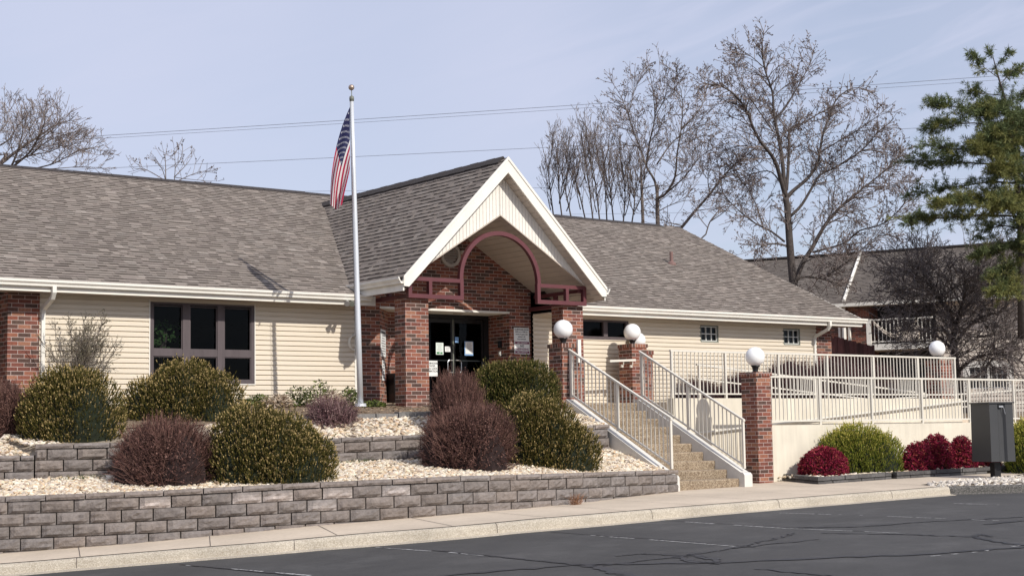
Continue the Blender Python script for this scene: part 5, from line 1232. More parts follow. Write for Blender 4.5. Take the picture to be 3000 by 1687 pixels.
def traced(name, label, seed, d, org, sc, limbs, base_z, P, L, every=.4, dz=3.0, fr=.05, group='bare trees behind the clubhouse', bark='bark', fpal=None, t0=.15, rs=.60):
    T = Tree(seed); first = None
    for k, (pts, r0, r1) in enumerate(limbs):
        off = 0 if k == 0 else T.nr.uniform(-dz, dz)
        P3 = []
        for i, (x, y) in enumerate(pts): P3.append(at(org[0]+x*sc, org[1]+y*sc, d+off*(i/max(1, len(pts)-1))))
        if k == 0:
            e = P3[0]-P3[1]; e = P3[0]+e/np.linalg.norm(e)*.9; b = e+(e-P3[0])*.6; b[2] = base_z; first = b; P3 = [b, e]+P3
        r0, r1 = r0*rs, r1*rs; W = T.wob(smooth3(P3), 1, .0); T.limb(W, r0, r1); T.dress(P3 if k else P3[2:], r0, r1, P, L=L, every=every, t0=t0 if k else (.08 if rs > .8 else .5))
    kw = dict(fpal=fpal) if fpal else {}
    return T.done(name, label, tuple(first), group, bark, fr, **kw)
BIG = [([(497,1400),(485,1280),(475,1150),(465,1000),(456,940)], .30, .19),
 ([(456,940),(432,850),(405,760),(370,700),(320,640),(280,560),(245,470),(180,390),(110,350),(30,335)], .15, .03), ([(450,900),(440,760),(425,660),(405,560),(392,480),(385,380),(345,260),(330,150),(340,60)], .14, .02),
 ([(460,900),(468,800),(472,700),(475,600),(490,570),(560,540),(640,490),(720,450)], .11, .02), ([(458,940),(500,900),(570,840),(620,770),(640,680),(655,600),(690,510),(725,420),(810,360),(890,370)], .13, .02),
 ([(480,1040),(540,980),(600,880),(640,820),(740,770),(860,690),(940,600),(1010,540)], .10, .02), ([(505,1390),(545,1290),(600,1200),(650,1110),(700,1040),(780,960),(880,880),(990,790),(1080,690)], .17, .02),
 ([(520,1372),(560,1360),(640,1370),(720,1390),(790,1392)], .08, .03), ([(660,1365),(740,1310),(800,1270),(860,1215),(940,1150),(1040,1130)], .07, .015), ([(600,1230),(760,1185),(850,1115),(970,1080),(1080,980),(1115,870)], .07, .015),
 ([(460,1195),(400,1185),(340,1195),(290,1228)], .07, .02), ([(452,1175),(380,1120),(300,1080),(220,1020),(140,940),(90,870)], .07, .015), ([(440,880),(380,805),(300,808),(190,850),(110,860)], .05, .012),
 ([(370,700),(330,690),(230,665),(130,690),(40,740)], .05, .012), ([(390,590),(320,490),(260,400),(200,300),(180,200)], .05, .012), ([(388,540),(450,470),(510,370),(560,280),(600,190),(590,135)], .06, .012), ([(340,250),(270,190),(200,150),(175,130)], .03, .01),
 ([(700,1040),(710,930),(718,850),(690,760)], .04, .01), ([(340,1110),(300,980),(230,850),(170,760)], .04, .01), ([(545,1290),(640,1245),(740,1240),(820,1250)], .04, .01), ([(860,690),(960,680),(1080,700)], .04, .01), ([(640,700),(740,640),(860,570),(990,470)], .05, .01), ([(880,880),(1000,880),(1100,850)], .04, .01)]
traced('shade_tree', 'tall wide bare tree with a dark leaning trunk rising behind the right roof end', 101, 58, (2050,60), .552, BIG, .2, PP(fleck=.62, up=.015, rmin=.0075, dens=(3.6,5.4)), (.7, 1.65), every=.105, fr=.024, bark='bark_dark')
T2 = [([(655,800),(652,720),(652,650)], .17, .14), ([(652,660),(640,580),(600,510),(570,420),(540,350),(515,270),(480,180),(435,110)], .10, .012), ([(652,660),(690,640),(735,560),(745,450),(765,330),(770,200),(740,60)], .10, .012), ([(600,510),(615,400),(640,280),(630,150),(610,30)], .07, .012),
 ([(650,500),(720,400),(800,340),(910,300)], .06, .012), ([(690,640),(780,560),(850,470),(920,420)], .06, .012), ([(660,720),(720,690),(800,670),(880,700)], .04, .01), ([(570,420),(500,410),(400,415)], .04, .01), ([(540,350),(460,320),(390,290)], .04, .01), ([(640,600),(560,620),(470,630)], .035, .01), ([(765,330),(840,260),(880,170),(850,80)], .05, .01), ([(640,280),(690,180),(700,80)], .04, .01), ([(515,270),(540,160),(545,70)], .04, .01), ([(735,560),(820,500),(900,380)], .04, .01)]
traced('shade_tree', 'bare tree with upright forked limbs left of the tallest tree, above the roof ridge', 102, 66, (1520,170), .6224, T2, .2, PP(fleck=.5, up=.06, rmin=.0085), (.8, 1.9), every=.17, fr=.024)
traced('shade_tree', 'straight dark bare trunk close beside the forked tree above the ridge', 103, 70, (1520,170), .6224, [([(585,790),(582,700),(578,600)], .14, .11), ([(578,610),(575,520),(560,440),(555,380)], .09, .015), ([(580,560),(610,480),(640,420)], .04, .01), ([(580,600),(540,520),(520,450)], .04, .01), ([(580,680),(640,640),(690,580)], .03, .01)], .2, PP(up=.05, rmin=.009), (.8, 1.6), every=.26)
traced('leaning_tree', 'bare leaning trunk slanting up to the right in front of the tallest tree', 104, 61, (1520,170), .6224, [([(765,800),(830,720),(900,640),(964,555),(1030,490),(1110,430)], .13, .04), ([(1030,490),(1120,470),(1200,480)], .04, .01), ([(900,640),(890,560),(920,480)], .04, .01), ([(830,720),(900,710),(980,700)], .035, .01), ([(964,555),(1040,540),(1120,560)], .035, .01), ([(770,790),(690,770),(640,740)], .04, .01)], .2, PP(fleck=.4, rmin=.0085), (.8, 1.7), every=.25, fr=.024)
traced('small_tree', 'small bare tree peeking over the hip of the right roof slope', 105, 52, (1520,170), .6224, [([(880,830),(900,770),(940,720)], .05, .03), ([(900,770),(960,730),(1000,690)], .03, .01), ([(890,800),(850,750),(840,700)], .025, .008), ([(940,720),(930,680),(950,640)], .02, .008)], .2, PP(fleck=.4, seg=.2), (.5, 1.0), every=.3, fr=.024)
SAP = [('leftmost', [(165,760),(150,640),(138,540),(115,430)]), ('second', [(205,765),(190,640),(185,540),(180,440)]), ('third', [(250,770),(225,650),(205,560),(180,470)]), ('fourth', [(315,770),(290,660),(262,560),(240,470)]), ('fifth', [(350,775),(335,640),(318,520),(300,410)]), ('sixth', [(382,780),(366,640),(350,520),(330,400)]), ('seventh', [(415,780),(408,640),(402,540),(395,420)]), ('eighth', [(448,785),(432,640),(425,540),(425,440)]), ('ninth', [(490,790),(500,660),(495,560),(480,470)]), ('tenth', [(530,790),(545,670),(530,560),(520,480)])]
SAPL = ['slim bare sapling nearest the peak of the porch gable', 'second slim bare sapling right of the porch gable', 'third slim bare sapling right of the porch gable', 'fourth slim bare sapling right of the porch gable', 'fifth slim bare sapling, in the middle of the row beyond the ridge', 'sixth slim bare sapling from the porch gable', 'seventh slim bare sapling from the porch gable', 'fourth slim bare sapling counted left from the forked tree', 'third slim bare sapling counted left from the forked tree', 'slim bare sapling just left of the straight dark trunk']
for i, (nm, pts) in enumerate(SAP):
    lim = [(pts, .055, .012)]
    R_ = random.Random(200+i)
    for k in range(5):
        j = R_.choice([1, 2]); x, y = pts[j]; y += R_.uniform(-60, 90); sx = R_.choice([-1, 1])*R_.uniform(18, 48); lim.append(([(x, y), (x+sx*.6, y-60), (x+sx, y-130-R_.uniform(0, 60))], .028, .008))
    traced('bare_sapling', SAPL[i], 110+i, 62+R_.uniform(-3, 4), (1520,170), .6224, lim, .2, PP(up=.16, wob=.07, ang=(.28, .62), lv=3, dens=(1.8,2.6), rmin=.0075, tint=((.15,.125,.115),(.21,.175,.16),(.11,.09,.085))), (.7, 1.6), every=.25, dz=1.8, group='slim saplings beyond the ridge', bark='bark_dark', rs=.85)
L5 = [([(-70,640),(-30,540),(0,475)], .22, .17), ([(0,475),(120,380),(240,300),(330,240),(400,200),(490,185)], .11, .012), ([(60,520),(100,430),(130,340),(150,240),(140,150)], .08, .012), ([(85,490),(190,400),(240,320),(290,210),(300,110)], .08, .012), ([(100,460),(200,415),(330,390),(440,330)], .06, .012), ([(240,500),(350,470),(450,420),(560,370),(690,390)], .05, .01), ([(0,350),(60,310),(120,220),(180,150)], .06, .012), ([(-60,300),(0,260),(50,180),(30,100)], .05, .012), ([(240,320),(340,250),(400,170),(390,90)], .05, .01), ([(260,510),(400,500),(540,490),(680,500)], .04, .01), ([(200,415),(300,330),(420,280),(520,260)], .05, .01), ([(120,380),(180,270),(230,190)], .04, .01), ([(330,480),(430,380),(540,300)], .04, .01), ([(-40,420),(40,400),(90,330)], .05, .01)]
traced('shade_tree', 'wide bare tree cut by the left edge of the view above the ridge', 121, 60, (0,270), .4464, L5, .2, PP(rmin=.0075, dens=(3.8,5.8)), (.9, 1.9), every=.20, dz=2.5, group='bare trees beyond the left ridge')
L6 = [([(1142,610),(1150,480),(1140,345)], .05, .01), ([(1092,600),(1062,500),(1000,440)], .03, .008), ([(1142,560),(1220,480),(1262,420)], .03, .008), ([(1088,590),(1085,450),(1065,360)], .035, .008), ([(1100,590),(960,510),(880,500),(850,455)], .03, .008), ([(1150,590),(1290,530),(1400,512)], .03, .008), ([(1150,500),(1190,430),(1200,370)], .025, .008), ([(1150,560),(1220,570),(1330,580),(1430,585)], .025, .008)]
traced('small_tree', 'small bare tree with hanging seed balls over the left ridge', 122, 58, (0,270), .4464, L6, .2, PP(fleck=.16, seg=.25, dens=(2.4,3.0), rmin=.007), (.5, 1.1), every=.30, dz=1.2, fr=.036, group='bare trees beyond the left ridge', fpal=((.06,.045,.042),(.09,.06,.05)))
L8 = [([(745,800),(725,690),(718,600)], .19, .15), ([(718,600),(715,500),(690,420),(640,350),(580,275),(500,240)], .12, .02), ([(718,560),(750,430),(780,310),(770,220)], .10, .02), ([(722,640),(640,560),(540,520),(430,520)], .08, .015), ([(720,600),(800,500),(900,440),(1000,420)], .09, .015), ([(740,740),(800,690),(850,660),(990,655),(1080,690)], .09, .02), ([(745,780),(840,770),(900,705),(960,640),(1040,600)], .07, .015), ([(700,450),(600,420),(480,420),(400,440)], .06, .012), ([(690,430),(610,330),(490,300),(380,320)], .06, .012), ([(750,430),(850,330),(960,280),(1050,250)], .07, .012), ([(720,560),(620,600),(520,640)], .05, .012), ([(760,400),(700,280),(620,170),(560,110)], .05, .012), ([(780,310),(860,220),(900,140)], .05, .012), ([(720,520),(840,560),(980,540),(1080,560)], .06, .012), ([(580,275),(460,200),(360,190)], .04, .01), ([(640,350),(560,220),(470,150)], .04, .01)]
traced('crabapple_tree', 'low spreading bare tree with tangled twigs in front of the far apartments', 131, 46, (2400,680), .5495, L8, -.6, PP(wob=.22, up=.0, rmin=.0070, dens=(4.2,6.0), seg=.22, tint=((.11,.09,.085),(.15,.125,.115),(.08,.068,.066),(.20,.17,.16))), (.9, 2.1), every=.085, dz=2.4, group=None, bark='bark_dark', t0=.1, rs=.7)
# wispy bare shrub against the siding
T = Tree(141); b0 = atY(190*S_, 925*S_, 28.15); P = PP(seg=.14, wob=.14, up=.07, rmin=.0030, dens=(5,6), fleck=.28, tint=((.20,.165,.12),(.22,.19,.15),(.11,.095,.08)))
for k in range(24):
    a = T.nr.uniform(-.62, .62); L = T.nr.uniform(.75, 1.15)*(1.15-.35*abs(a)); e = np.array([math.sin(a)*L*1.02, T.nr.uniform(-.15, .05), math.cos(a)*L]); st = b0+np.array([T.nr.normal(0, .06), 0, -.55])
    pts = T.wob([st, st+e*.5+T.nr.normal(0, .05, 3), st+e*1.32], 4, .02); T.limb(pts, .010, .004, n=5); T.dress(pts, .006, .004, P, t0=.30, L=(.20, .46), every=.085)
o = thing('wispy_shrub', (b0[0], b0[1], .7), 'wispy bare shrub casting thin shadows on the siding beside the left downspout', 'shrub'); T.big.build('stem', 'bark', o); T.fleck(T.small, .013, ((.10,.095,.06),(.14,.13,.08))); T.small.build('twigs', 'twiggy', o)
# ================================================================== PINE
def pine():
    nr = np.random.RandomState(151); d0 = 43.5; org, sc = (2600,130), .7692; pos = lambda x, y, dz=0: at(org[0]+x*sc, org[1]+y*sc, d0+dz)
    tr = [pos(*q) for q in ((512,1120),(510,819),(505,640),(490,500),(470,320),(445,200),(415,100),(400,40))]
    o = thing('pine_tree', tuple(tr[0]), 'tall green and gold pine with layered branches at the right edge', 'tree')
    mb = MB(); mb.tube(tr, [.12,.105,.085,.07,.052,.035,.02,.010], 9); mb.build('trunk', 'bark_dark', o, smooth=True)
    wood, leaf = MB(), MB()
    def tuft(p, d, gold, L=.15):
        n = 17; base = ((.120,.150,.062),(.155,.180,.078),(.090,.118,.050)) if not gold else ((.20,.205,.065),(.165,.175,.06),(.25,.24,.09))
        v = nrm(d*.75+nr.normal(0, .62, (n, 3))+np.array([0,0,-.05])); w = nrm(np.cross_n(v, nr.normal(0, 1, (n, 3)))); l = L*nr.uniform(.7, 1.25, (n, 1)); w = w*.0075
        leaf.quads(np.stack([p-w, p+v*l*.5-w, p+v*l, p+v*l*.5+w], 1), np.array(base)[nr.randint(3, size=n)]*nr.uniform(.7, 1.4, (n, 1)))
    def bough(pts, r, dens=1.0, gold=.12, wid=.66, tl=.15):
        r = r*.62; pts = [np.array(p) for p in pts]; wood.tube(pts, [lerp(r, .008, k/(len(pts)-1)) for k in range(len(pts))], 5)
        L = sum(np.linalg.norm(b-a) for a, b in zip(pts[:-1], pts[1:])); nb = int(L*17*dens)
        for k in range(nb):
            t = lerp(.12, 1, nr.uniform()**.75)*(len(pts)-1); i = min(int(t), len(pts)-2); b = lerp(pts[i], pts[i+1], t-i); d = pts[i+1]-pts[i]; d /= np.linalg.norm(d)
            s_ = d*.55+nr.normal(0, .75, 3)*np.array([1,1,.55])+np.array([0,0,.10]); s_ /= np.linalg.norm(s_); l = wid*nr.uniform(.35, 1.35)*(1.1-.35*t/(len(pts)-1)); e = b+s_*l; wood.tube([b, e], [.009,.004], 3)
            g = nr.uniform() < gold
            for q in range(4): tuft(lerp(b, e, .35+.65*q/3)+nr.normal(0, .02, 3), s_, g, tl)
    B = lambda *q, dz=(0,): [pos(x, y, (dz[min(i, len(dz)-1)])) for i, (x, y) in enumerate(q)]
    bough(B((498,655),(350,650),(200,662),(72,668), dz=(0,-.4,-.8,-1.0)), .05, 1.25, .25, .50); bough(B((495,530),(400,522),(250,545),(95,575), dz=(0,.3,.5,.8)), .05, 1.0, .05, .55); bough(B((490,560),(380,590),(290,590),(200,600), dz=(0,-1,-1.4,-1.6)), .04, 1.9, .75, .45)
    bough(B((478,460),(300,452),(200,445),(95,446), dz=(0,.4,.8,1.0)), .045, 1.2, .06, .6); bough(B((474,405),(420,405),(350,402), dz=(0,-1.2,-1.8)), .03, 3.0, .9, .40); bough(B((470,350),(340,395),(250,400),(150,385), dz=(0,-.5,-.7,-.8)), .04, 1.1, .1, .55); bough(B((466,320),(330,300),(240,305),(158,318), dz=(0,.4,.6,.8)), .04, 1.2, .12, .55)
    bough(B((455,265),(330,255),(260,240),(183,222), dz=(0,-.3,-.4,-.5)), .035, 1.2, .15, .5); bough(B((440,195),(380,190),(310,175), dz=(0,.3,.5)), .025, 1.0, .15, .40); bough(B((425,130),(370,90),(335,40), dz=(0,-.2,-.3)), .02, 1.0, .2, .36); bough(B((430,150),(470,110),(500,95), dz=(0,.3,.6)), .02, 1.0, .2, .36); bough(B((412,90),(430,60),(450,45)), .015, .9, .2, .3); bough(B((405,60),(390,40)), .012, 1.6, .2, .25)
    bough(B((500,700),(440,690),(390,700),(350,735), dz=(0,.6,1.0,1.2)), .04, 1.1, .02, .5); bough(B((505,740),(420,790),(330,800), dz=(0,-.6,-1)), .035, 1.3, .15, .5); bough(B((500,610),(450,600),(420,610), dz=(0,-1.4,-2.0)), .03, 3.4, .8, .5); bough(B((490,470),(460,480),(430,470), dz=(0,-1.2,-1.8)), .03, 3.2, .7, .5)
    bough(B((480,380),(560,330),(640,330)), .04, 1.6, .2, .6); bough(B((475,300),(540,260),(600,250)), .04, 1.6, .2, .6); bough(B((450,230),(510,190),(560,190)), .03, 1.6, .2, .5); bough(B((495,520),(570,500),(660,510)), .045, 1.6, .35, .6); bough(B((500,620),(580,610),(680,620)), .045, 1.6, .4, .6); bough(B((505,700),(600,690),(700,700)), .045, 1.4, .2, .6); bough(B((440,230),(400,250),(360,260), dz=(0,-1,-1.4)), .03, 2.0, .35, .5); bough(B((466,340),(430,330),(400,340), dz=(0,-1.2,-1.8)), .03, 2.4, .4, .5); bough(B((470,370),(440,360),(380,350), dz=(0,.8,1.6)), .03, 2.0, .02, .6)
    bough(B((508,820),(470,850),(420,880), dz=(0,-.8,-1.2)), .04, 1.8, .5, .55); bough(B((510,880),(470,930),(410,940), dz=(0,-1,-1.6)), .035, 1.8, .6, .5); bough(B((510,840),(580,830),(660,840)), .04, 1.4, .4, .6)
    for y in range(230, 800, 50):
        for q in range(2):
            x0 = np.interp(y, [200, 320, 500, 640, 819], [445, 470, 490, 505, 510]); sx = nr.choice([-1, 1])*nr.uniform(30, 95); dz = nr.choice([-1, 1, -1])*nr.uniform(.6, 1.7)
            bough([pos(x0, y), pos(x0+sx*.5, y-4, dz*.5), pos(x0+sx, y+nr.uniform(-16, 22), dz)], .022, 1.1, .22, .5)
    wood.build('branches', 'bark_dark', o); leaf.build('foliage', 'leafy', o)
pine()
# ================================================================== APARTMENTS BEHIND
def apartments():
    Q = at(2700, 880, 63); a = np.array([.438, -.899, 0]); n = np.array([-.899, -.438, 0]); ze = Q[2]
    o = thing('apartment_building', (Q[0], Q[1], 0), 'two storey brick apartment building with brown roof and balcony behind the tangled bare tree', 'building')
    W = lambda t, dn, z: np.array([Q[0]+a[0]*t+n[0]*dn, Q[1]+a[1]*t+n[1]*dn, z])
    def tpx(x):   # distance along the facade for a picture column
        v = ray(x, 950); k = (Q[0]*n[0]+Q[1]*n[1])/(v[0]*n[0]+v[1]*n[1]); return ((v*k)[:2]-Q[:2])@a[:2]
    def zpx(x, y, dn=0):
        v = ray(x, y); k = ((Q[0]+n[0]*dn)*n[0]+(Q[1]+n[1]*dn)*n[1])/(v[0]*n[0]+v[1]*n[1]); return (v*k)[2]
    # ridge depth from the outline
    best = min(np.arange(2, 14, .1), key=lambda r: abs(zpx(2600, 738, -r)-(ze+.42*(r+.5))))
    t0, t1 = tpx(1900), tpx(3000)+14; rz = ze+.42*(best+.5)
    mb = MB(); rs = math.hypot(1, .42)
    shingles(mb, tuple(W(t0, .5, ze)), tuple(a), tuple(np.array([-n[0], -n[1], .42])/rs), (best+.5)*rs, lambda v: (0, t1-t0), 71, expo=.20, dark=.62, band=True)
    rf = mb.build('roof', 'shingle', o)
    mb = MB(); mb.face([W(t0,.5,ze-.02),W(t1,.5,ze-.02),W(t1,-best,rz-.02),W(t0,-best,rz-.02)]); mb.face([W(t0,-best,rz),W(t1,-best,rz),W(t1,-2*best-.5,ze),W(t0,-2*best-.5,ze)]); mb.build('roof_deck', 'ridge_cap', o)
    mb = MB(); mb.obox(W((t0+t1)/2, -best, rz+.03), a*(t1-t0)/2, n*.18, np.array([0,0,.04])); mb.build('ridge_cap', 'ridge_cap', rf)
    mb = MB(); mb.obox(W((t0+t1)/2, .57, ze-.07), a*(t1-t0)/2, n*.06, np.array([0,0,.065])); mb.build('gutter', 'trim_dirty', o)
    mb = MB(); mb.face([W(t0,.5,ze-.14),W(t1,.5,ze-.14),W(t1,0,ze-.14),W(t0,0,ze-.14)]); mb.build('soffit', 'soffit', o)
    zb = -1.0
    def wall(nm, ta, tb, z0, z1, mat, dn=0): mb = MB(); mb.face([W(ta,dn,z0),W(tb,dn,z0),W(tb,dn,z1),W(ta,dn,z1)]); return mb.build(nm, mat, o)
    tb0, tb1 = tpx(2420), tpx(2548); tc = tpx(2742)
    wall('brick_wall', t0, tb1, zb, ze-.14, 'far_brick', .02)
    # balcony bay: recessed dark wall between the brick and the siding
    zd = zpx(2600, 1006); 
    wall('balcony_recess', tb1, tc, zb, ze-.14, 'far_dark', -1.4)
    mb = MB(); mb.face([W(tb1,.02,zb),W(tb1,-1.4,zb),W(tb1,-1.4,ze-.14),W(tb1,.02,ze-.14)]); mb.face([W(tc,-1.4,zb),W(tc,0,zb),W(tc,0,ze-.14),W(tc,-1.4,ze-.14)]); mb.build('bay_side', 'far_brick', o)
    mb = MB(); mb.obox(W((tb1+tc)/2, -.35, zd-.16), a*(tc-tb1)/2, n*1.0, np.array([0,0,.12])); mb.build('balcony_floor', 'trim_dirty', o)
    br = thing('dummy', (0,0,0), None, None) if False else None
    mb = MB(); zt = zd+.95
    mb.obox(W((tb1+tc)/2, .55, zt), a*(tc-tb1)/2, n*.03, np.array([0,0,.03])); mb.obox(W((tb1+tc)/2, .55, zd+.06), a*(tc-tb1)/2, n*.02, np.array([0,0,.025]))
    for t in np.arange(tb1, tc+.01, .16): mb.obox(W(t, .55, (zd+zt)/2), a*.014, n*.014, np.array([0,0,.46]))
    mb.obox(W(tb1+.1, .55, (zd+zt)/2), a*.09, n*.06, np.array([0,0,.5])); mb.build('balcony_rail', 'trim', o)
    mb = MB()   # pale cloth and cord draped along the rail
    for q in range(2): mb.tube([W(lerp(tb1+.3, tc-.6, s), .64, zt-.08-.55*math.sin(s*math.pi)*(1+.2*q)) for s in np.linspace(0, 1, 14)], .035, 5)
    mb.obox(W(lerp(tb1, tc, .62), .5, zd+.35), a*.45, n*.15, np.array([0,0,.28])); mb.build('draped_cloth', 'far_siding', o)
    wx0, wx1 = tpx(2835), tpx(2945); wz0, wz1 = zpx(2890, 1135), zpx(2890, 1075)
    mb = MB(); e = .16; k = 0; z = zb
    while z < ze-.15:
        z2 = min(z+e, ze-.14)
        segs = [(tc, t1)]
        if z2 > wz0 and z < wz1: segs = [(tc, wx0), (wx1, t1)]
        for s0, s1 in segs: mb.face([W(s0,.035,z),W(s1,.035,z),W(s1,.006,z2),W(s0,.006,z2)]); mb.face([W(s0,0,z),W(s1,0,z),W(s1,.035,z),W(s0,.035,z)])
        z = z2
    mb.build('siding', 'far_siding', o)
    mb = MB(); cz, ct = (wz0+wz1)/2, (wx0+wx1)/2
    for t in (wx0-.12, wx1+.12): mb.obox(W(t,.05,cz), a*.12, n*.04, np.array([0,0,(wz1-wz0)/2+.15]))
    mb.obox(W(ct,.05,wz1+.12), a*((wx1-wx0)/2), n*.04, np.array([0,0,.12])); mb.obox(W(ct,.05,cz), a*.05, n*.03, np.array([0,0,(wz1-wz0)/2]))
    w = mb.build('window', 'trim_dirty', o); mb = MB(); mb.face([W(wx0,-.02,wz0),W(wx1,-.02,wz0),W(wx1,-.02,wz1),W(wx0,-.02,wz1)]); mb.build('pane', 'far_dark', w)
    mb = MB()
    for q in (.14,.28,.42,.58,.72,.86): mb.obox(W(lerp(wx0, wx1, q),-.005,cz), a*.012, n*.008, np.array([0,0,(wz1-wz0)/2]))
    for q in (.33,.66): mb.obox(W(ct,-.005,lerp(wz0, wz1, q)), a*(wx1-wx0)/2, n*.007, np.array([0,0,.012]))
    mb.build('muntin', 'alu', w)
    for x in (2462, 2490): mb = MB(); t = tpx(x); mb.tube([W(t-.25,.56,ze-.1),W(t-.2,.4,ze-.35),W(t,.12,ze-.75),W(t,.08,zb)], .065, 4, phase=math.pi/4); mb.build('downspout', 'trim', o)
    t = tpx(2476); mb = MB(); mb.tube([W(t,.2,ze-.1),W(t,.15,zb)], .09, 6); mb.build('corner_post', 'trim', o)
    # pale flashing strip running up the roof slope
    P0, P1 = (2472, 884), (2522, 742); pts = []
    nn = np.cross(a, np.array([-n[0], -n[1], .42])); nn /= np.linalg.norm(nn)
    if nn[2] < 0: nn = -nn
    w0 = W(0, .5, ze)
    for q in np.linspace(0, 1, 14):
        v = ray(lerp(P0[0], P1[0], q), lerp(P0[1], P1[1], q)); k = (w0@nn)/(v@nn); pts.append(v*k+nn*.05)
    mb = MB(); mb.tube(pts, .075, 5); mb.build('roof_flashing', 'trim', o)
apartments()
# stained board fence stepping down behind the ramp
nr = np.random.RandomState(5); fo = None
fa, fb = atY(2440, 1000, 30.6), atY(2650, 1045, 32.0); fa, fb = np.array([32.9, 30.0, 0]), np.array([37.4, 31.2, 0]); nb = 30
fo = thing('board_fence', (33, 30, 0), 'dark red stained board fence stepping down behind the ramp and brick corner', 'fence'); mb = MB()
def fence_top(p):
    q = p.copy(); x, y = None, None
    f = p@_f; px = 1500+FPX*(p@_r)/f; yy = np.interp(px, [2430, 2475, 2520, 2560, 2655, 2700], [985, 990, 1003, 1010, 1040, 1052]); v = ray(px, yy); return (v*(np.hypot(p[0], p[1])/np.hypot(v[0], v[1])))[2]
for k in range(nb):
    p = lerp(fa, fb, (k+.5)/nb); d = (fb-fa)/np.linalg.norm(fb-fa); z = fence_top(p)+nr.uniform(-.025, .025); kk = nr.uniform(.7, 1.25); w = np.linalg.norm(fb-fa)/nb*.46
    mb.obox((p[0], p[1]+nr.uniform(-.008, .008), (z-.6)/2), d*w, np.array([-d[1], d[0], 0])*.012, np.array([0,0,(z+.6)/2]), (.105*kk, .037*kk, .035*kk))
mb.build('boards', 'fence_wood', fo); mb = MB()
for k in range(6):
    p = lerp(fa, fb, k/5); z = fence_top(p)-.10; mb.obox((p[0]-.05, p[1]+.08, (z-.6)/2), (.045,0,0), (0,.045,0), (0,0,(z+.6)/2), (.09,.032,.03))
mb.build('posts', 'fence_wood', fo)
# ================================================================== OVERHEAD WIRES
def wire(a, b, d, label, r=.011, sag=.25):
    A, B = at(*a, d), at(*b, d+6); ext = (B-A); A2, B2 = A-ext*.5, B+ext*.5; mb = MB(); pts = []
    for q in np.linspace(0, 1, 30): p = lerp(A2, B2, q); t = (q-.5)*2; p = p+np.array([0,0,sag*(t*t-.25)]); pts.append(p)
    mb.tube(pts, r, 4); tag(mb.build('overhead_wire', 'wire'), label, 'wire', 'overhead wires')
wire((250,401), (2838,229), 92, 'highest overhead wire, crossing behind the top of the flag', .017*.7); wire((250,409), (2838,241), 95, 'second overhead wire just below the highest one', .013*.7)
wire((310,493), (2720,374), 90, 'overhead wire passing just above the porch gable peak', .015*.7); wire((740,563), (2680,528), 94, 'lowest overhead wire touching the left ridge', .012*.7)
wire((1900,625), (2780,600), 97, 'thin overhead wire crossing the trunk of the tallest tree', .010*.7)
# ================================================================== SKY, SUN, CAMERA
w = bpy.data.worlds.new('World'); SC.world = w; w.use_nodes = True; nt = w.node_tree; nt.nodes.clear()
EL = math.atan2(.724, math.hypot(.072, 1)); AZ = math.atan2(.072, -1.0)     # sun towards -Y, a touch to +X
sky = nt.nodes.new('ShaderNodeTexSky'); sky.sky_type = 'NISHITA'; sky.sun_disc = False; sky.sun_elevation = EL; sky.sun_rotation = AZ; sky.air_density = 1.0; sky.dust_density = 1.0; sky.ozone_density = 2.0
tc = nt.nodes.new('ShaderNodeTexCoord'); 
def mapn(src, rot=(0,0,0), sc=(1,1,1)):
    m = nt.nodes.new('ShaderNodeMapping'); m.inputs['Rotation'].default_value = [math.radians(a) for a in rot]; m.inputs['Scale'].default_value = sc; nt.links.new(src, m.inputs[0]); return m.outputs[0]
dz_ = mapn(tc.outputs['Generated'], (0, 0, 37.1)); st_ = mapn(mapn(dz_, (0, 17, 0)), sc=(4.5, 1.5, 24))
no = nt.nodes.new('ShaderNodeTexNoise'); no.inputs['Scale'].default_value = 2.0; no.inputs['Detail'].default_value = 5; no.inputs['Roughness'].default_value = .5; no.inputs['Distortion'].default_value = 1.1; nt.links.new(st_, no.inputs['Vector'])
sx_ = nt.nodes.new('ShaderNodeSeparateXYZ'); nt.links.new(dz_, sx_.inputs[0])
mk = nt.nodes.new('ShaderNodeMapRange'); mk.interpolation_type = 'SMOOTHSTEP'; mk.inputs['From Min'].default_value = -.05; mk.inputs['From Max'].default_value = .22; mk.inputs['To Min'].default_value = .12; mk.inputs['To Max'].default_value = 1.0; nt.links.new(sx_.outputs[0], mk.inputs['Value'])
no2 = nt.nodes.new('ShaderNodeTexNoise'); no2.inputs['Scale'].default_value = 2.0; no2.inputs['Detail'].default_value = 3; nt.links.new(tc.outputs['Generated'], no2.inputs['Vector'])
mr = nt.nodes.new('ShaderNodeMapRange'); mr.inputs['From Min'].default_value = .42; mr.inputs['From Max'].default_value = .70; mr.inputs['To Min'].default_value = .60; mr.inputs['To Max'].default_value = .94; nt.links.new(no.outputs['Fac'], mr.inputs['Value'])
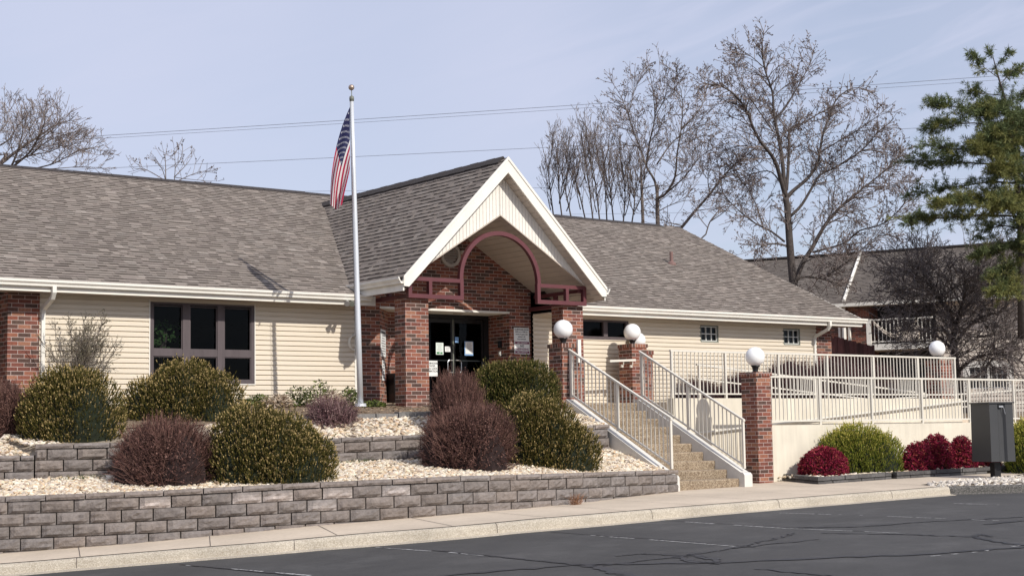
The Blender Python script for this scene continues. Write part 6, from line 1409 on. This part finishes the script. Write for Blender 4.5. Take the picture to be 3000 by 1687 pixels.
m2 = nt.nodes.new('ShaderNodeMapRange'); m2.inputs['From Min'].default_value = .35; m2.inputs['From Max'].default_value = .65; m2.inputs['To Min'].default_value = .75; m2.inputs['To Max'].default_value = 1.1; nt.links.new(no2.outputs['Fac'], m2.inputs['Value'])
mr.inputs['To Min'].default_value = -.10; mr.inputs['To Max'].default_value = .10
m3 = nt.nodes.new('ShaderNodeMath'); m3.operation = 'MULTIPLY'; nt.links.new(mr.outputs[0], m3.inputs[0]); nt.links.new(mk.outputs[0], m3.inputs[1])
mm = nt.nodes.new('ShaderNodeMath'); mm.operation = 'MULTIPLY_ADD'; mm.inputs[1].default_value = .80; nt.links.new(m2.outputs[0], mm.inputs[0]); nt.links.new(m3.outputs[0], mm.inputs[2]); mm.use_clamp = True
mx = nt.nodes.new('ShaderNodeMix'); mx.data_type = 'RGBA'; nt.links.new(mm.outputs[0], mx.inputs[0]); nt.links.new(sky.outputs[0], mx.inputs[6]); mx.inputs[7].default_value = CLOUD = (5.7, 5.95, 7.45, 1)
bg = nt.nodes.new('ShaderNodeBackground'); bg.inputs['Strength'].default_value = .118; nt.links.new(mx.outputs[2], bg.inputs['Color'])
wo = nt.nodes.new('ShaderNodeOutputWorld'); nt.links.new(bg.outputs[0], wo.inputs[0])
sl = bpy.data.lights.new('sun', 'SUN'); sl.energy = 4.0; sl.angle = math.radians(.53); sl.color = (1.0, .95, .87); so = bpy.data.objects.new('sun', sl); COL.objects.link(so)
so.rotation_euler = Vector((-.072, 1, -.724)).to_track_quat('-Z', 'Y').to_euler()
cam = bpy.data.cameras.new('camera'); co = bpy.data.objects.new('camera', cam); COL.objects.link(co); SC.camera = co
cam.sensor_fit = 'HORIZONTAL'; cam.sensor_width = 36; cam.lens = FPX/3000*36; cam.clip_start = .1; cam.clip_end = 3000
co.matrix_world = Matrix(((_r[0], _u[0], -_f[0], 0), (_r[1], _u[1], -_f[1], 0), (_r[2], _u[2], -_f[2], 0), (0, 0, 0, 1)))
vs = SC.view_settings; vs.view_transform = 'Standard'; vs.look = 'None'; vs.exposure = 0; vs.gamma = 1; vs.use_curve_mapping = False
